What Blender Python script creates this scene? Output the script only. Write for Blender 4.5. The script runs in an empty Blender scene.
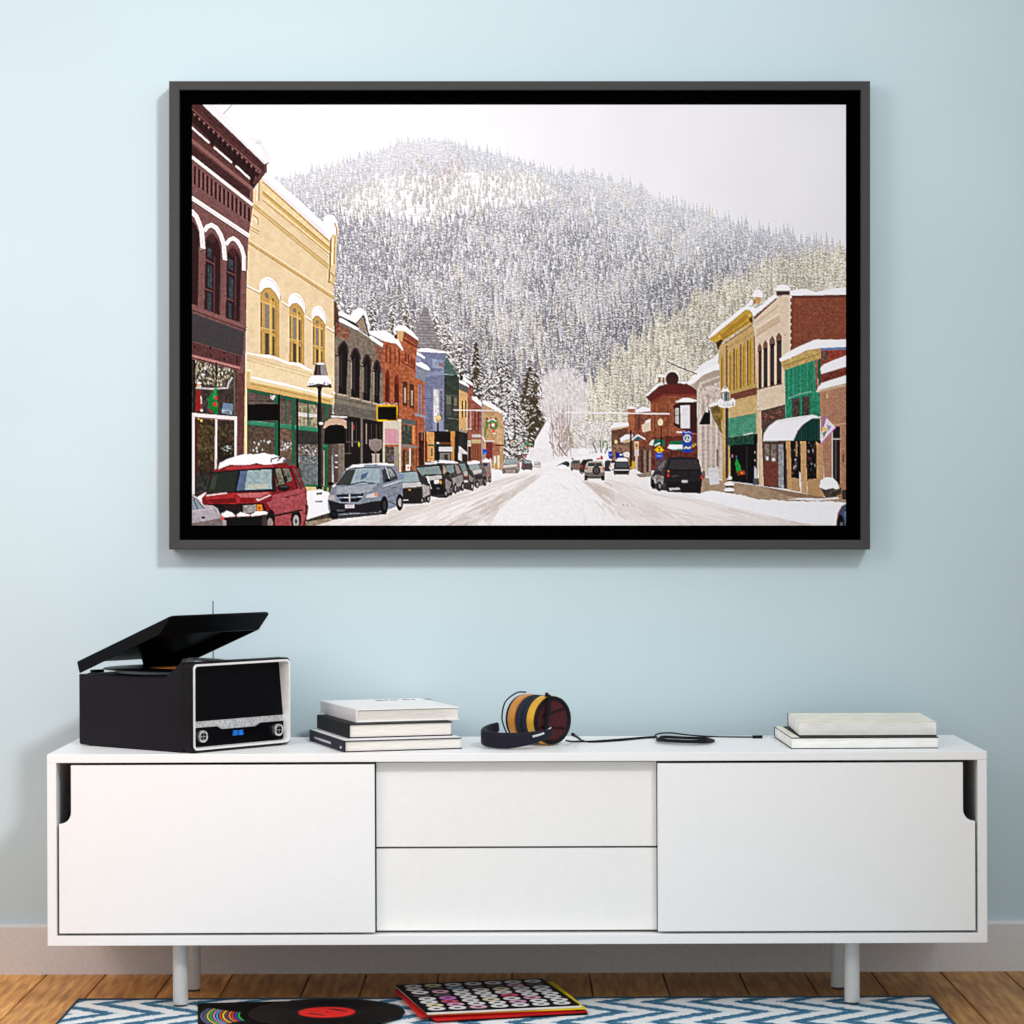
# ---------------------------------------------------------------- the landscape print, drawn shape by shape
import numpy as np
PX0, PY0, PX1, PY1 = 191.5, 104.0, 846.5, 525.5
SS = 3
def make_print():
    W, H = int((PX1-PX0)*SS), int((PY1-PY0)*SS)
    cv = np.zeros((H, W, 3), np.float32)
    rs = np.random.RandomState(7)
    def fnoise(h, w, cell, seed):
        r = np.random.RandomState(seed)
        gh, gw = int(h/cell)+3, int(w/cell)+3
        g = r.rand(gh, gw).astype(np.float32)
        yy, xx = np.arange(h)/cell, np.arange(w)/cell
        yi, xi = yy.astype(int), xx.astype(int)
        fy, fx = (yy-yi)[:, None], (xx-xi)[None, :]
        fy = fy*fy*(3-2*fy); fx = fx*fx*(3-2*fx)
        a, b = g[yi][:, xi], g[yi][:, xi+1]
        c, d = g[yi+1][:, xi], g[yi+1][:, xi+1]
        return (a*(1-fx)+b*fx)*(1-fy)+(c*(1-fx)+d*fx)*fy
    NZ = [fnoise(H, W, c*SS, 11+i) for i, c in enumerate((0.7, 2, 5, 14, 40))]
    def mask(pts):
        p = np.asarray(pts, np.float32)
        X = (p[:, 0]-PX0)*SS; Y = (p[:, 1]-PY0)*SS
        x0, x1 = max(0, int(X.min())), min(W, int(X.max())+2)
        y0, y1 = max(0, int(Y.min())), min(H, int(Y.max())+2)
        if x1 <= x0 or y1 <= y0: return None
        ys = (np.arange(y0, y1)+.5)[:, None]; xs = (np.arange(x0, x1)+.5)[None, :]
        m = np.zeros((y1-y0, x1-x0), bool)
        n = len(X)
        for i in range(n):
            ax, ay, bx, by = X[i-1], Y[i-1], X[i], Y[i]
            if ay == by: continue
            c = (ay > ys) != (by > ys)
            m ^= c & (xs < (bx-ax)*(ys-ay)/(by-ay)+ax)
        return m, x0, x1, y0, y1
    def P(col, *pts, a=1.0, n=0, k=1):
        r = mask(pts)
        if r is None: return
        m, x0, x1, y0, y1 = r
        c = np.asarray(col, np.float32)
        v = cv[y0:y1, x0:x1]
        if n:
            f = (NZ[k][y0:y1, x0:x1][m]-.5)[:, None]*2*n
            v[m] = v[m]*(1-a)+(c+f)*a
        else: v[m] = v[m]*(1-a)+c*a
    def R(col, x0, y0, x1, y1, **k): P(col, (x0, y0), (x1, y0), (x1, y1), (x0, y1), **k)
    def L(col, w, *pts, **k):
        for (ax, ay), (bx, by) in zip(pts, pts[1:]):
            dx, dy = bx-ax, by-ay; l = max((dx*dx+dy*dy)**.5, 1e-6)
            ex, ey = dx/l*w*.2, dy/l*w*.2
            nx, ny = -dy/l*w/2, dx/l*w/2
            P(col, (ax+nx-ex, ay+ny-ey), (bx+nx+ex, by+ny+ey), (bx-nx+ex, by-ny+ey), (ax-nx-ex, ay-ny-ey), **k)
    def E(col, cx, cy, rx, ry, **k):
        P(col, *[(cx+rx*np.cos(t), cy+ry*np.sin(t)) for t in np.linspace(0, 6.2832, 22)[:-1]], **k)
    def bump(col, base, *top, j=.8, seed=1):                # a snow mass with an uneven top edge
        r = np.random.RandomState(seed); t = []
        for (ax, ay), (bx, by) in zip(top, top[1:]):
            m = max(2, int(abs(bx-ax)/2.5))
            for i in range(m):
                f = i/m; t.append((ax+(bx-ax)*f, ay+(by-ay)*f+r.uniform(-j, j)))
        t.append(top[-1]); P(col, *(t+list(base)))
    def speck(pts, cols, num, s0, s1, asp=1, a=1, seed=3):   # scattered flecks inside a polygon
        r = np.random.RandomState(seed); mk = mask(pts)
        if mk is None: return
        m, x0, x1, y0, y1 = mk
        yy, xx = np.nonzero(m)
        for _ in range(num):
            i = r.randint(len(yy)); s = r.uniform(s0, s1)
            x, y = PX0+(xx[i]+x0)/SS, PY0+(yy[i]+y0)/SS
            t = r.uniform(-.5, .5)
            P(cols[r.randint(len(cols))], (x-s, y+t), (x, y-s*asp), (x+s, y-t), (x, y+s*asp), a=a)
    def lerp(a, b, t): return tuple(a[i]+(b[i]-a[i])*t for i in range(3))
    # ---- sky
    yy = np.linspace(0, 1, H)[:, None, None]; xx = np.linspace(0, 1, W)[None, :, None]
    br = np.exp(-(((xx-.33)/.22)**2+((yy-.12)/.2)**2))
    cv[:] = np.array((238, 238, 243), np.float32)+br*np.array((12, 11, 9))+(NZ[4]-.5)[..., None]*5-4*xx
    # ---- mountain
    ridge = [(192,196),(262,184),(285,178),(300,176),(320,170),(345,163),(358,157),(375,154),(385,149),(400,143),(425,140),(450,141),(475,150),(500,155),(515,161),(540,168),(555,177),(565,173),(585,173),(610,180),(640,189),(655,198),(680,207),(700,213),(730,220),(750,231),(780,233),(800,241),(830,246),(847,251)]
    rx = [p[0] for p in ridge]; ry = [p[1] for p in ridge]
    sunx, suny = [192,560,585,600,640,665,700,740,770,800,847], [520,440,412,388,348,328,310,290,272,264,258]
    lm = mask([(330,207),(350,193),(372,181),(400,176),(440,176),(470,172),(510,170),(545,178),(556,190),(556,204),(530,206),(500,208),(480,212),(462,216),(440,220),(425,226),(405,222),(380,216),(360,222),(338,212)])
    LY, LX = np.nonzero(lm[0]); LY = PY0+(LY+lm[3])/SS; LX = PX0+(LX+lm[1])/SS
    P((220,221,226), *(ridge+[(847,470),(192,470)]), n=14, k=2)
    lit = [(330,207),(350,193),(372,181),(400,176),(440,176),(470,172),(510,170),(545,178),(556,190),(556,204),(530,206),(500,208),(480,212),(462,216),(440,220),(425,226),(405,222),(380,216),(360,222),(338,212)]
    r0 = np.random.RandomState(77)
    lk = mask(lit)
    for _ in range(620):                                     # open snow between the stands of trees
        i = r0.randint(int(lk[0].sum())); yy_, xx_ = LY[i], LX[i]
        x, y = xx_+r0.normal(0, 4), yy_+r0.normal(0, 3); q = r0.uniform(2, 6)
        P((243,243,246), (x-q,y+r0.uniform(0,2)),(x-q*.3,y-q*.4),(x+q,y-r0.uniform(0,3)),(x+q*.4,y+q*.4), a=.8)
    for x, y, q in ((352,232,9),(362,226,9),(345,238,6),(700,245,5),(735,240,4),(690,280,5),(770,262,5),(748,252,4),(720,262,5),(650,300,5),(640,318,6)):
        for _ in range(7): E((240,240,244), x+r0.normal(0,q*.6), y+r0.normal(0,q*.35), r0.uniform(.8,2.4), r0.uniform(.6,1.4), a=.8)
    def inpoly(x, y, q):
        c = False
        for i in range(len(q)):
            ax, ay = q[i-1]; bx, by = q[i]
            if (ay > y) != (by > y) and x < (bx-ax)*(y-ay)/(by-ay)+ax: c = not c
        return c
    trees = []
    y = 138.0
    while y < 452:
        d = max(0, min(1, (y-140)/290)); step = 2.6+2.6*d
        x = 192+rs.uniform(0, 4)
        while x < 847:
            if y > np.interp(x, rx, ry)+1: trees.append((y+rs.uniform(-1.5, 1.5), x+rs.uniform(-2, 2)))
            x += (3.0+3.0*d)*rs.uniform(.6, 1.5)
        y += step
    trees.sort()
    for (y, x) in trees:
        if x < 330 and y > 330 or (y > 440 and x > 640): continue
        d = max(0, min(1, (y-140)/290))
        sun = y-np.interp(x, sunx, suny)
        ix, iy = int(min(W-1, max(0, (x-PX0)*SS))), int(min(H-1, max(0, (y-PY0)*SS)))
        big = float(NZ[4][iy, ix])*.6+float(NZ[3][iy, ix])*.4
        inl = inpoly(x, y, lit)
        if inl and rs.rand() < .5+1.1*(big-.5): continue
        h = (6.5+13*d)*rs.uniform(.6, 1.45); w = h*.15+.55
        if sun > 0: h *= 1.3+.35*d; w *= 1.55
        elif d > .5: h *= 1.2; w *= 1.15
        s = float(np.clip(.5+.12*min(1, d*1.6)-1.7*(big-.5)+rs.normal(0, .22), 0, 1))   # how bare (dark) this one stands
        rd_ = max(0, min(1, (y-np.interp(x, rx, ry))/70)); s = s*(.45+.55*rd_); dk = lerp(lerp((196,200,210),(176,178,186),rd_), (124,123,130), min(1, d*1.15)) if sun <= 0 else (190,182,160)
        lt = lerp((232,233,238), (220,218,220), d) if sun <= 0 else (250,243,222)
        warm = rs.rand()
        if sun <= 0 and warm < .10+.26*d+(.25 if 440 < x < 580 and y > 320 else 0): lt = lerp(lt, (232,222,198), .8)
        if inl: dk = (190,190,186); lt = (232,230,226); w *= .8
        if 415 < x < 470 and 160 < y < 182 and rs.rand() < .5: dk = (180,164,160)
        if y-np.interp(x, rx, ry) < 10: dk = lerp(dk, (186,192,206), .4); h *= 1.2
        body = lerp(lt, dk, s)
        lean = rs.uniform(-.3, .3)
        if sun > 0: dk = lerp(dk, (150,146,136), .3); s *= .72
        dark = lerp(dk, (70,70,78), (.38*d+.1)*rd_ if sun <= 0 else .38)
        body = lerp(lerp(lt, dk, .35+.5*s), dark, .35*s)
        P(body, (x-w, y), (x-w*.55, y-h*.45), (x-w*.3, y-h*.4), (x+lean, y-h), (x+w*.4, y-h*.42), (x+w*.6, y-h*.4), (x+w, y))
        P(dark, (x+w*.05, y), (x+w*.1+lean*.5, y-h*.75), (x+w*.95, y), a=.2+.5*s)
        if h > 6:
            for k in range(int(h/2.3)):
                f = (k+rs.uniform(.1, .9))/int(h/2.3); ww = w*(1-f)*rs.uniform(.7, 1.1)+.3; yc = y-h*f*.96
                if rs.rand() < .9-.4*s: L(lerp(lt, (255,254,252), rs.uniform(.15, .75)), rs.uniform(.5, .95), (x-ww, yc+ww*.55), (x-ww*.1, yc-ww*.15), a=.9)
                if rs.rand() < .6-.3*s: L(lerp(lt, (250,250,252), rs.uniform(0, .5)), rs.uniform(.45, .8), (x+ww*.15, yc-ww*.1), (x+ww, yc+ww*.55), a=.8)
                if rs.rand() < .35+.4*s: L(dark, rs.uniform(.45, .9), (x-ww*.7, yc+ww*.8), (x+ww*.6, yc+ww*.75), a=.75)
        else:
            for _ in range(3):
                f = rs.uniform(.05, .85); sx = x+rs.uniform(-1, 1)*w*(1-f); sy = y-h*f; q = rs.uniform(.3, .55)
                P((248,248,250) if rs.rand() < .6-.3*s else dark, (sx-q, sy+q*.9), (sx, sy-q*1.1), (sx+q*.8, sy+q*.5), a=.8)
    # haze patches near the summit, brown rocks
    speck([(425,166),(470,160),(475,178),(420,186)], [(196,184,180),(186,172,168),(205,198,196)], 90, .5, 1.2, 1.6, .6, 5)
    # ---- darker wood at the foot of the hill
    def fir(x, yb, h, w, dk, lt, seed, cover=.5):
        r = np.random.RandomState(seed)
        P(lerp(dk, (60,52,44), .4), (x-w*.6, yb), (x-w*.42, yb-h*.45), (x-.3, yb-h), (x+.3, yb-h), (x+w*.42, yb-h*.45), (x+w*.6, yb), a=.8)
        for i in range(int(h*w*.62)+20):
            f = 1-r.rand()**.72; side = 1 if r.rand() < .5 else -1
            ww = w*(1-f)**.9*(.75+.35*np.sin(f*h*.9+seed))+.5
            u = r.rand()**.7; sx = x+side*ww*u; sy = yb-h*f+ww*u*.28
            l = r.uniform(.9, 2.1)*(.6+.05*w); t = r.uniform(.55, 1.05)
            snow = r.rand() < cover*.52
            c = lerp(lt, (252,252,253), r.rand()*.7) if snow else lerp(dk, (40,34,28) if r.rand() < .6 else (150,140,124), r.uniform(0, .45))
            L(c, t*(1.0 if snow else 1.15), (sx-side*l*.5, sy-l*.28), (sx+side*l*.5, sy+l*.34), a=.92)
    for i, (x, yb, h, w) in enumerate([(338,330,44,10),(350,336,36,9),(405,335,42,9),(372,330,40,8),(392,335,34,8),(436,352,48,10),(447,362,44,9),(460,378,46,9)]):
        fir(x, yb, h, w, (120,114,108), (228,226,226), 40+i, 1.05)
    for i, (x, yb, h, w, cv_) in enumerate([(476,402,60,13,.45),(462,392,46,11,1),(500,412,58,13,.8),(487,420,62,13,1),(507,432,68,15,.9),(497,446,50,13,1.1),(540,444,62,14,.35),(529,446,86,20,.36),(536,430,60,14,.3),(514,458,80,17,1.05),(504,464,54,15,1.15),(522,462,42,14,1.05)]):
        fir(x, yb, h, w, (86,74,53) if cv_ < .6 else (98,92,86), (228,226,228), 60+i, cv_)
    speck([(470,380),(500,370),(520,430),(500,470),(478,440)], [(236,234,236),(214,212,214),(90,84,80)], 260, .6, 1.6, .8, .8, 8)
    # snowy clearing, the lane up the hill and the bare crowns
    P((238,236,238), (548,418),(560,418),(566,470),(530,472),(535,440), n=5)
    P((234,231,233), (530,448),(620,448),(640,470),(520,472), n=6)
    r = np.random.RandomState(5)
    def crown(cx, cy, rx_, ry_, num, cols, seed, l=3):
        r = np.random.RandomState(seed)
        for _ in range(num):
            t = r.uniform(0, 6.283); q = r.rand()**.5
            x, y = cx+rx_*q*np.cos(t), cy+ry_*q*np.sin(t)
            an = np.arctan2(y-(cy+ry_*1.3), x-cx)+r.uniform(-.5, .5); ll = l*r.uniform(.5, 1.3)
            L(cols[r.randint(len(cols))], r.uniform(.5, 1.0), (x, y), (x+ll*np.cos(an), y+ll*np.sin(an)), a=.75)
    for _ in range(260):
        t = r.uniform(0, 6.283); q = r.rand()**.5; E((214,207,209), 563+22*q*np.cos(t), 398+30*q*np.sin(t), r.uniform(1.5,4), r.uniform(1.5,4), a=.5)
    crown(563, 398, 25, 33, 1500, [(228,224,226),(214,207,208),(198,190,190),(240,238,240),(220,214,214)], 9)
    crown(560, 436, 10, 21, 300, [(150,130,124),(196,184,182),(226,220,220),(170,150,144)], 10, 4)
    crown(597, 438, 22, 17, 620, [(234,232,234),(206,200,200),(180,170,168),(244,243,244)], 12)
    for x in (553.5,559,563,567,571): L((176,156,150), .9, (x, 456), (x+r.uniform(-2, 2), 430), (x+r.uniform(-4, 4), 405), a=.8)
    for a_ in ((593,442,598,456),(600,440,602,456),(608,444,604,457)): L((120,102,96), 1, a_[:2], a_[2:])
    L((120,98,88), 1.2, (558,444),(566,455))
    # ---- far end of the street
    P((240,238,240), (500,470),(520,466),(548,462),(600,452),(660,462),(660,480),(500,478), n=4)
    # ---- road and snow
    P((238,234,233), (192,526),(192,515),(330,515),(430,500),(500,478),(540,468),(560,466),(600,468),(640,474),(700,490),(847,497),(847,526), n=3)
    rq = np.random.RandomState(21)
    def ruts(x0, x1, vx, vy, yb, num, cols, f0=.05, f1=1, sp=.2):    # wheel marks running up the street
        for _ in range(num):
            xb = (x0+x1)/2+(x1-x0)*.36*rq.normal(); f = rq.uniform(f0, f1); g = min(1, f+rq.uniform(.05, sp))
            w = (1-.0)*(.4+3.2*f)*rq.uniform(.4, 1)
            L(cols[rq.randint(len(cols))], w, (vx+(xb-vx)*f, vy+(yb-vy)*f), (vx+(xb-vx)*g, vy+(yb-vy)*g), a=.3)
    wt = [(246,243,242),(240,236,234),(232,226,223)]; tn = [(214,204,197),(206,194,186),(222,213,207)]; br2 = [(200,187,178),(192,178,168),(210,199,191)]
    ruts(250, 480, 552, 466, 526, 260, wt); ruts(330, 392, 552, 466, 526, 230, tn, .1); ruts(436, 486, 552, 466, 526, 260, br2, .12); ruts(480, 620, 560, 464, 526, 240, wt)
    P((241,239,240), (548,470),(566,470),(590,486),(600,500),(620,526),(490,526),(500,508),(520,492),(536,480), n=5, k=1)
    speck([(540,475),(565,472),(610,526),(492,526)], [(226,223,226),(248,247,248),(230,226,226)], 420, .4, 1.3, .6, .7, 14)
    ruts(640, 690, 572, 472, 526, 230, br2, .12, .8); ruts(700, 800, 580, 472, 526, 160, tn, .1); 
    L((190,175,166), 2.4, (605,482),(620,489), a=.5); L((196,182,174), 3, (584,481),(602,494), a=.6); L((200,187,178), 4, (594,489),(610,503), a=.5)
    P((231,224,219), (612,484),(650,490),(720,505),(800,520),(780,526),(640,526),(616,506), n=5, k=3, a=.7); ruts(660, 860, 590, 470, 526, 200, wt+tn, .2)
    P((236,232,230), (640,492),(700,504),(740,516),(700,514),(650,500))
    for q in ((622,505,634,506),(640,515,660,516),(660,510,700,517),(560,484,570,490),(575,486,580,492)): L((214,200,190), .8, q[:2], q[2:], a=.7)
    for q in ((623.5,504.5),(627.5,504.5)): E((214,150,110), q[0], q[1], .8, .7)
    P((241,241,245), (700,493),(730,494),(760,498),(846.5,503),(847,526),(800,522),(740,508),(690,497), n=3, k=1)
    P((230,230,235), (640,482),(660,486),(700,496),(690,499),(650,492), a=.6)
    # ================= left row, far to near
    P((190,155,115), (482,401),(502,412),(504,430),(503,470),(481,466), n=10)
    P((206,170,136), (496,425),(502,428),(502,445),(497,442), n=6)
    P((132,62,62), (485.5,441),(492.5,441),(492.5,460),(486,459))
    P((172,116,92), (492.5,443),(500,444),(500,455),(493,455), n=12)
    for x in (486,490,495): R((122,100,80), x, 417, x+1.8, 428)
    for x, y0, y1 in ((489.5,458,469),(494,456,470),(497.5,455,468)): R((230,226,222), x, y0, x+1.6, y1)
    R((110,74,60), 496, 444, 504, 446); E((190,150,60), 496, 466, 1.8, 3.5)
    bump((240,240,244), [(501,413),(482,403)], (482,399.5),(492,403.5),(503,411), j=.5)
    P((154,96,82), (466,380),(473,384),(473,399),(482,407),(482,463),(467,461), n=12)
    P((120,54,48), (467,379),(473.5,383),(473,388),(467,386))
    for x in (474,477.5): R((120,62,52), x, 410, x+1.6, 430)
    R((150,92,66), 472, 443, 481, 460); R((196,176,130), 471.5, 439, 481, 443); R((196,190,186), 472, 434, 481, 437)
    R((205,198,190), 467.5, 440, 471, 456, n=14); R((62,52,48), 468, 446, 471, 460)
    for x in (472.5,475,477.5): L((110,62,44), .5, (x, 444), (x, 460))
    bump((240,240,244), [(481,406),(472,399)], (472,396),(476,396.5),(482,402.5), j=.5)
    bump((238,238,242), [(473,386),(462,379)], (459,375),(464,376.5),(473,383), j=.5)
    P((206,166,116), (458.5,388),(467.5,393),(467,431),(458.5,428), n=8)
    P((104,100,98), (458.5,381),(469,386),(468,393),(458.5,389)); P((46,46,44), (460,374),(463,376),(462,383),(459.5,381))
    bump((240,240,243), [(469,387),(459,382)], (458,379),(463,380.5),(469,385), j=.5)
    for x in (461.5,464.8): R((66,60,50), x, 400, x+1.8, 417)
    for x in (466.6,470.6): L((222,210,204), .8, (x, 409), (x, 428.5))
    L((222,210,204), .8, (466,428.5), (471.5,428.5))
    P((48,48,45), (454,428),(467.5,432),(467,463),(454,461)); P((150,140,128), (456,428),(467,431),(467,433),(456,430))
    for x in (457,460,463): L((74,76,70), .6, (x, 434), (x, 446))
    P((206,202,198), (455.5,444.5),(460,446),(467.5,452.5),(467,454),(462,453),(462,461),(458,459))
    P((62,72,64), (443.5,362),(447,357),(459,378),(459,432),(443.5,429), n=6)
    P((84,108,102), (444,357),(448,358),(457,374),(444,374), n=8); L((150,168,166), .7, (444,373.5), (453,374.5))
    R((122,118,104), 446.3, 395.5, 451, 404); R((92,88,82), 446.3, 405, 451, 415); R((122,118,104), 454, 397, 457, 405); R((88,86,80), 454, 406, 457, 415)
    L((96,106,98), .8, (444,394.5),(459,396)); L((120,112,112), 1, (447,417.5),(458,419))
    P((46,40,36), (425,430),(459,431),(458,463),(425,462))
    P((206,152,98), (426.5,431),(434,432),(434,462),(427,461), n=10); P((194,138,80), (450.5,431),(454.8,431),(454,461),(451,460))
    R((36,28,26), 439, 433, 450.5, 441); R((120,76,40), 438.5, 442, 451, 444)
    P((205,205,210), (438,446.5),(452.5,446.5),(452.5,451),(438,451)); R((126,122,118), 440, 452.5, 450, 461); R((72,64,58), 444, 454, 448, 461)
    R((110,96,80), 430.8, 448, 432.4, 456)
    # turret
    P((122,127,152), (416,357),(420,351),(446.5,352),(444,366),(444,430),(425,431),(424.5,376), n=5)
    P((150,158,182), (432,358),(443,360),(443,368),(432,367), n=6); R((150,120,108), 438.5, 362.5, 443, 366)
    for y in np.arange(372, 430, 2.6): L((104,108,134), .5, (425.5, y), (433, y+.2), a=.8)
    for y in np.arange(420, 430, 1.6): L((98,102,124), .6, (425.5, y), (443, y), a=.7)
    P((140,146,172), (424.5,372),(444,370),(444,374),(425,376)); R((112,116,140), 424.5, 429, 443.5, 431)
    R((176,178,196), 432.6, 388, 443, 430, a=.5); P((216,212,214), (433.5,389.5),(438.5,389.5),(438.5,424),(433.5,421), n=22)
    R((124,122,134), 439.5, 390, 442.5, 420, n=18)
    P((146,141,142), (423.5,306),(427,307),(431,318),(436,333),(443,350),(416,350),(412,335),(418,322), n=9)
    for i, y in enumerate(np.arange(312, 350, 2.9)): L((112,107,110), .7, (423-(y-308)*.28, y), (426+(y-308)*.4, y+.4), a=.75)
    speck([(424,308),(442,349),(416,349)], [(176,172,174),(120,116,118)], 120, .4, .9, .7, .8, 17)
    bump((240,240,244), [(449,352.5),(432,352),(417,351)], (416,348.5),(426,347.8),(440,350),(449,351), j=.7)
    # narrow orange house
    P((170,102,68), (414,374),(424.5,379),(424.5,415),(425,478),(414,476), n=12)
    P((134,138,152), (415,362),(429,368),(428,373),(424.5,381),(415,377), n=5); P((120,128,156), (415,352),(424,358),(420,362),(415,361))
    P((150,156,176), (415,355),(421,358.5),(421,362),(415,360))
    bump((242,242,246), [(424.5,358.5),(416,354)], (415.5,350.5),(420,353),(425,356.5), j=.3)
    bump((242,242,246), [(429,370),(424,368.5),(416,364.5)], (416,362.5),(421,361.5),(427,365),(430,368.5), j=.3)
    for x in (417.8,421): R((112,112,126), x, 384, x+1.5, 413); R((150,152,166), x, 384, x+.6, 413)
    P((150,150,164), (414.5,412.5),(426,415.5),(426,418),(414.5,415)); R((58,38,36), 418.6, 432, 424, 470, n=12)
    R((172,120,96), 421, 428, 422.4, 440, a=.7); L((128,66,44), 1, (416.5,420), (416.5,474))
    # orange brick house
    P((168,100,68), (382.5,337),(396,336),(397,329),(404,329),(418,340),(416,356),(415,380),(414.5,477),(382,474), n=14)
    P((142,80,58), (404,329.5),(418,339.5),(417.5,346),(403,335)); P((126,60,40), (403,337),(417,346),(417,348),(403,340))
    for x, y in ((404.5,352),(407.5,354),(410.5,356),(413,358)): R((126,62,44), x, y, x+1.6, y+9)
    L((124,62,44), 1, (401,361),(415,369)); P((206,168,120), (397,330),(404,330),(401.5,342),(397,339))
    for x in (386,390,394.5,399): L((112,56,40), 1.4, (x, 345+(x-386)*.3), (x, 362+(x-386)*.2), a=.8)
    P((120,54,36), (384.6,401),(384.8,374),(386.8,368),(389.3,372),(389.6,403)); P((120,54,36), (393.8,405),(394,378),(396.3,373),(398.6,378),(398.8,405))
    R((90,38,28), 385.6, 378, 388, 401); R((92,40,30), 395, 383, 398, 404)
    for x, y in ((402.6,380.5),(409.3,383)): P((86,58,42), (x, y),(x+4.6, y+1),(x+4.6, y+25.5),(x, y+24)); R((176,158,136), x+1.4, y+7, x+3.2, y+22); L((156,72,46), .8, (x-.5, y+25), (x+5.2, y+26.5))
    bump((242,242,245), [(418,340),(404,330.5),(394,330)], (393.5,328.5),(398,324.5),(404,325.2),(412,331),(418.3,338), j=.4)
    bump((242,242,245), [(402.5,350.5),(396,343),(390,342),(384,340.5),(368,333)], (368,329.5),(373,331),(385,330),(390,333),(398,338.5),(403,349), j=.6)
    P((40,34,32), (394,334),(397,334.5),(397,339),(394,337))
    P((208,199,180), (382.8,419.5),(401,419.5),(401,472),(398.8,472),(398.6,444),(384.5,444),(384.5,470),(382.5,470), n=5)
    P((206,152,162), (384.5,428),(398.6,429),(398.6,443.5),(384.5,443)); L((186,126,136), .5, (389,428),(389,443)); L((186,126,136), .5, (394,428),(394,443))
    P((94,84,74), (384.5,446),(394,446.5),(394,472),(384.5,470), n=22); P((156,146,124), (394,446.5),(398.6,447),(398.6,472),(394,471)); E((112,104,150), 392.5, 457.5, 1.4, 2.4)
    R((240,238,240), 395.5, 419, 401, 421)
    P((96,106,98), (401.5,417.5),(416,421),(416,425),(401.5,423.5)); P((72,80,72), (401.5,424),(412,425.5),(412,444),(401.5,443.5), n=12)
    for x in (404,408): L((120,126,116), .8, (x, 426), (x, 430))
    P((216,140,80), (412,425.5),(414.5,425.5),(414.5,444),(412,443)); P((136,130,124), (401,443.5),(416.5,445.5),(416.5,448),(401,446.5))
    P((132,98,70), (402,448.5),(414,449),(414,472),(402,470), n=18); R((72,56,44), 402.5, 450, 404.5, 470); R((206,190,170), 409, 448, 410.6, 466)
    R((236,232,228), 405.5, 464.5, 410, 471); E((232,146,40), 408, 467.3, 1.3, 1.6)
    # grey-brown arcade house
    P((126,115,104), (333.5,316),(338,316),(382.5,345),(383,420),(382,478),(333.5,482), n=9)
    P((98,70,60), (333.5,300),(336,302),(339,318),(339,330),(333.5,340), n=10); P((146,90,72), (336,322),(350,330),(349,340),(336,336), a=.7, n=16); P((150,84,64), (374,344),(382.5,349),(382.5,372),(378,362), a=.75, n=14)
    P((112,106,98), (333.5,396),(382.5,407),(382.5,421),(333.5,414), n=6); P((132,124,112), (333.5,398),(382.5,409),(382.5,412),(333.5,402))
    arcs = [[(337.8,352),(338.5,347),(341,343),(343.5,341),(346.3,344.5),(347.6,352)],[(350.7,356),(352,351),(354.5,348),(356.5,348.5),(359,354),(359.6,359)],[(362.7,363),(364,358),(366,354.5),(368,355),(370,360),(370.5,366)],[(373.5,368),(374.6,363),(376.5,360),(378.3,361.5),(379.5,367),(379.8,372)]]
    for arc, xb, yb in zip(arcs, (346,359,369.7,379), (395,398.5,401.5,404)):
        P((36,30,31), *(arc+[(xb, yb), (arc[0][0]+.3, yb-2)])); L((64,52,50), 2, *arc)
        L((146,138,124), 1, (arc[0][0]+.2, arc[0][1]+4), (arc[0][0]+.2, yb-10)); L((172,160,144), 1.6, (arc[0][0]-1, yb-1.4), (xb+1, yb+.6))
        P((70,62,60), (arc[0][0]+1.5, arc[0][1]+4), (arc[0][0]+4, arc[0][1]), (arc[0][0]+4, yb-8), (arc[0][0]+2, yb-9), a=.6)
    for a_, b_ in (((333.5,354),(338,355.5)),((347.5,360),(351,361)),((359.5,365),(363,366)),((370.5,370),(373.6,371))): L((60,50,48), 1, a_, b_)
    P((38,32,32), (344,415),(382.5,421.5),(382.5,478),(344,482)); P((120,113,102), (360.3,417),(362.6,417),(362.6,468),(360.3,468))
    for x, c in ((346,(64,58,56)),(349,(84,76,72)),(352,(166,158,150)),(356,(70,64,60)),(366,(170,150,140)),(371,(74,64,60)),(376,(92,80,72)),(380,(64,56,54))): L(c, 1.2, (x, 421+(x-344)*.1), (x, 440+(x%5)*3), a=.8)
    E((150,46,50), 353.2, 427, .8, 3.4); L((92,84,82), 1, (346,441.5),(361,441)); L((92,84,82), .9, (344,453),(351,453))
    E((205,220,40), 358.6, 444, .9, 2.4)
    P((246,246,248), (338.5,311.2),(341,310.2),(357.5,321),(358.5,324),(338.5,314.5)); P((244,244,247), (338.5,318),(341,317.3),(358.5,327.8),(358,330.3),(338.5,320.8)); P((46,38,34), (338.5,314.5),(358.5,324),(358.5,327.5),(341,317.2))
    L((200,190,180), 1.2, (358.5,330), (370,337.5)); P((44,38,34), (368,333),(382,341),(382,344),(367,335))
    P((148,132,112), (355.5,323.5),(363.2,315.2),(367.8,333.5)); L((56,46,42), 1.3, (355.5,323), (363,315), (368,333))
    bump((244,244,247), [(362.5,314.5),(356,322),(352,321),(348.5,317)], (348.5,316.5),(353,311),(357,308),(361,307.5),(364.5,310.5), j=.4); L((244,244,247), 2.2, (364,310.5), (366.5,318), (369,328))
    for y in (316,320,324): E((244,244,247), 366+(y-316)*.25, y, 1.2, 1.1)
    P((244,244,247), (369,335.5),(371,335),(383,343),(382,346.5),(370,338.5))
    R((206,150,90), 327.5, 400, 329.8, 482); R((230,206,150), 329.5, 396, 331.5, 480)
    P((180,170,160), (333,444),(337,444),(337,462),(334,462), a=.8); P((74,62,56), (331.5,440),(338,440),(338,484),(333,484), a=.7)
    for y in (455,462,467): E((230,228,230), 336, y, 1.6, .8)
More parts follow.
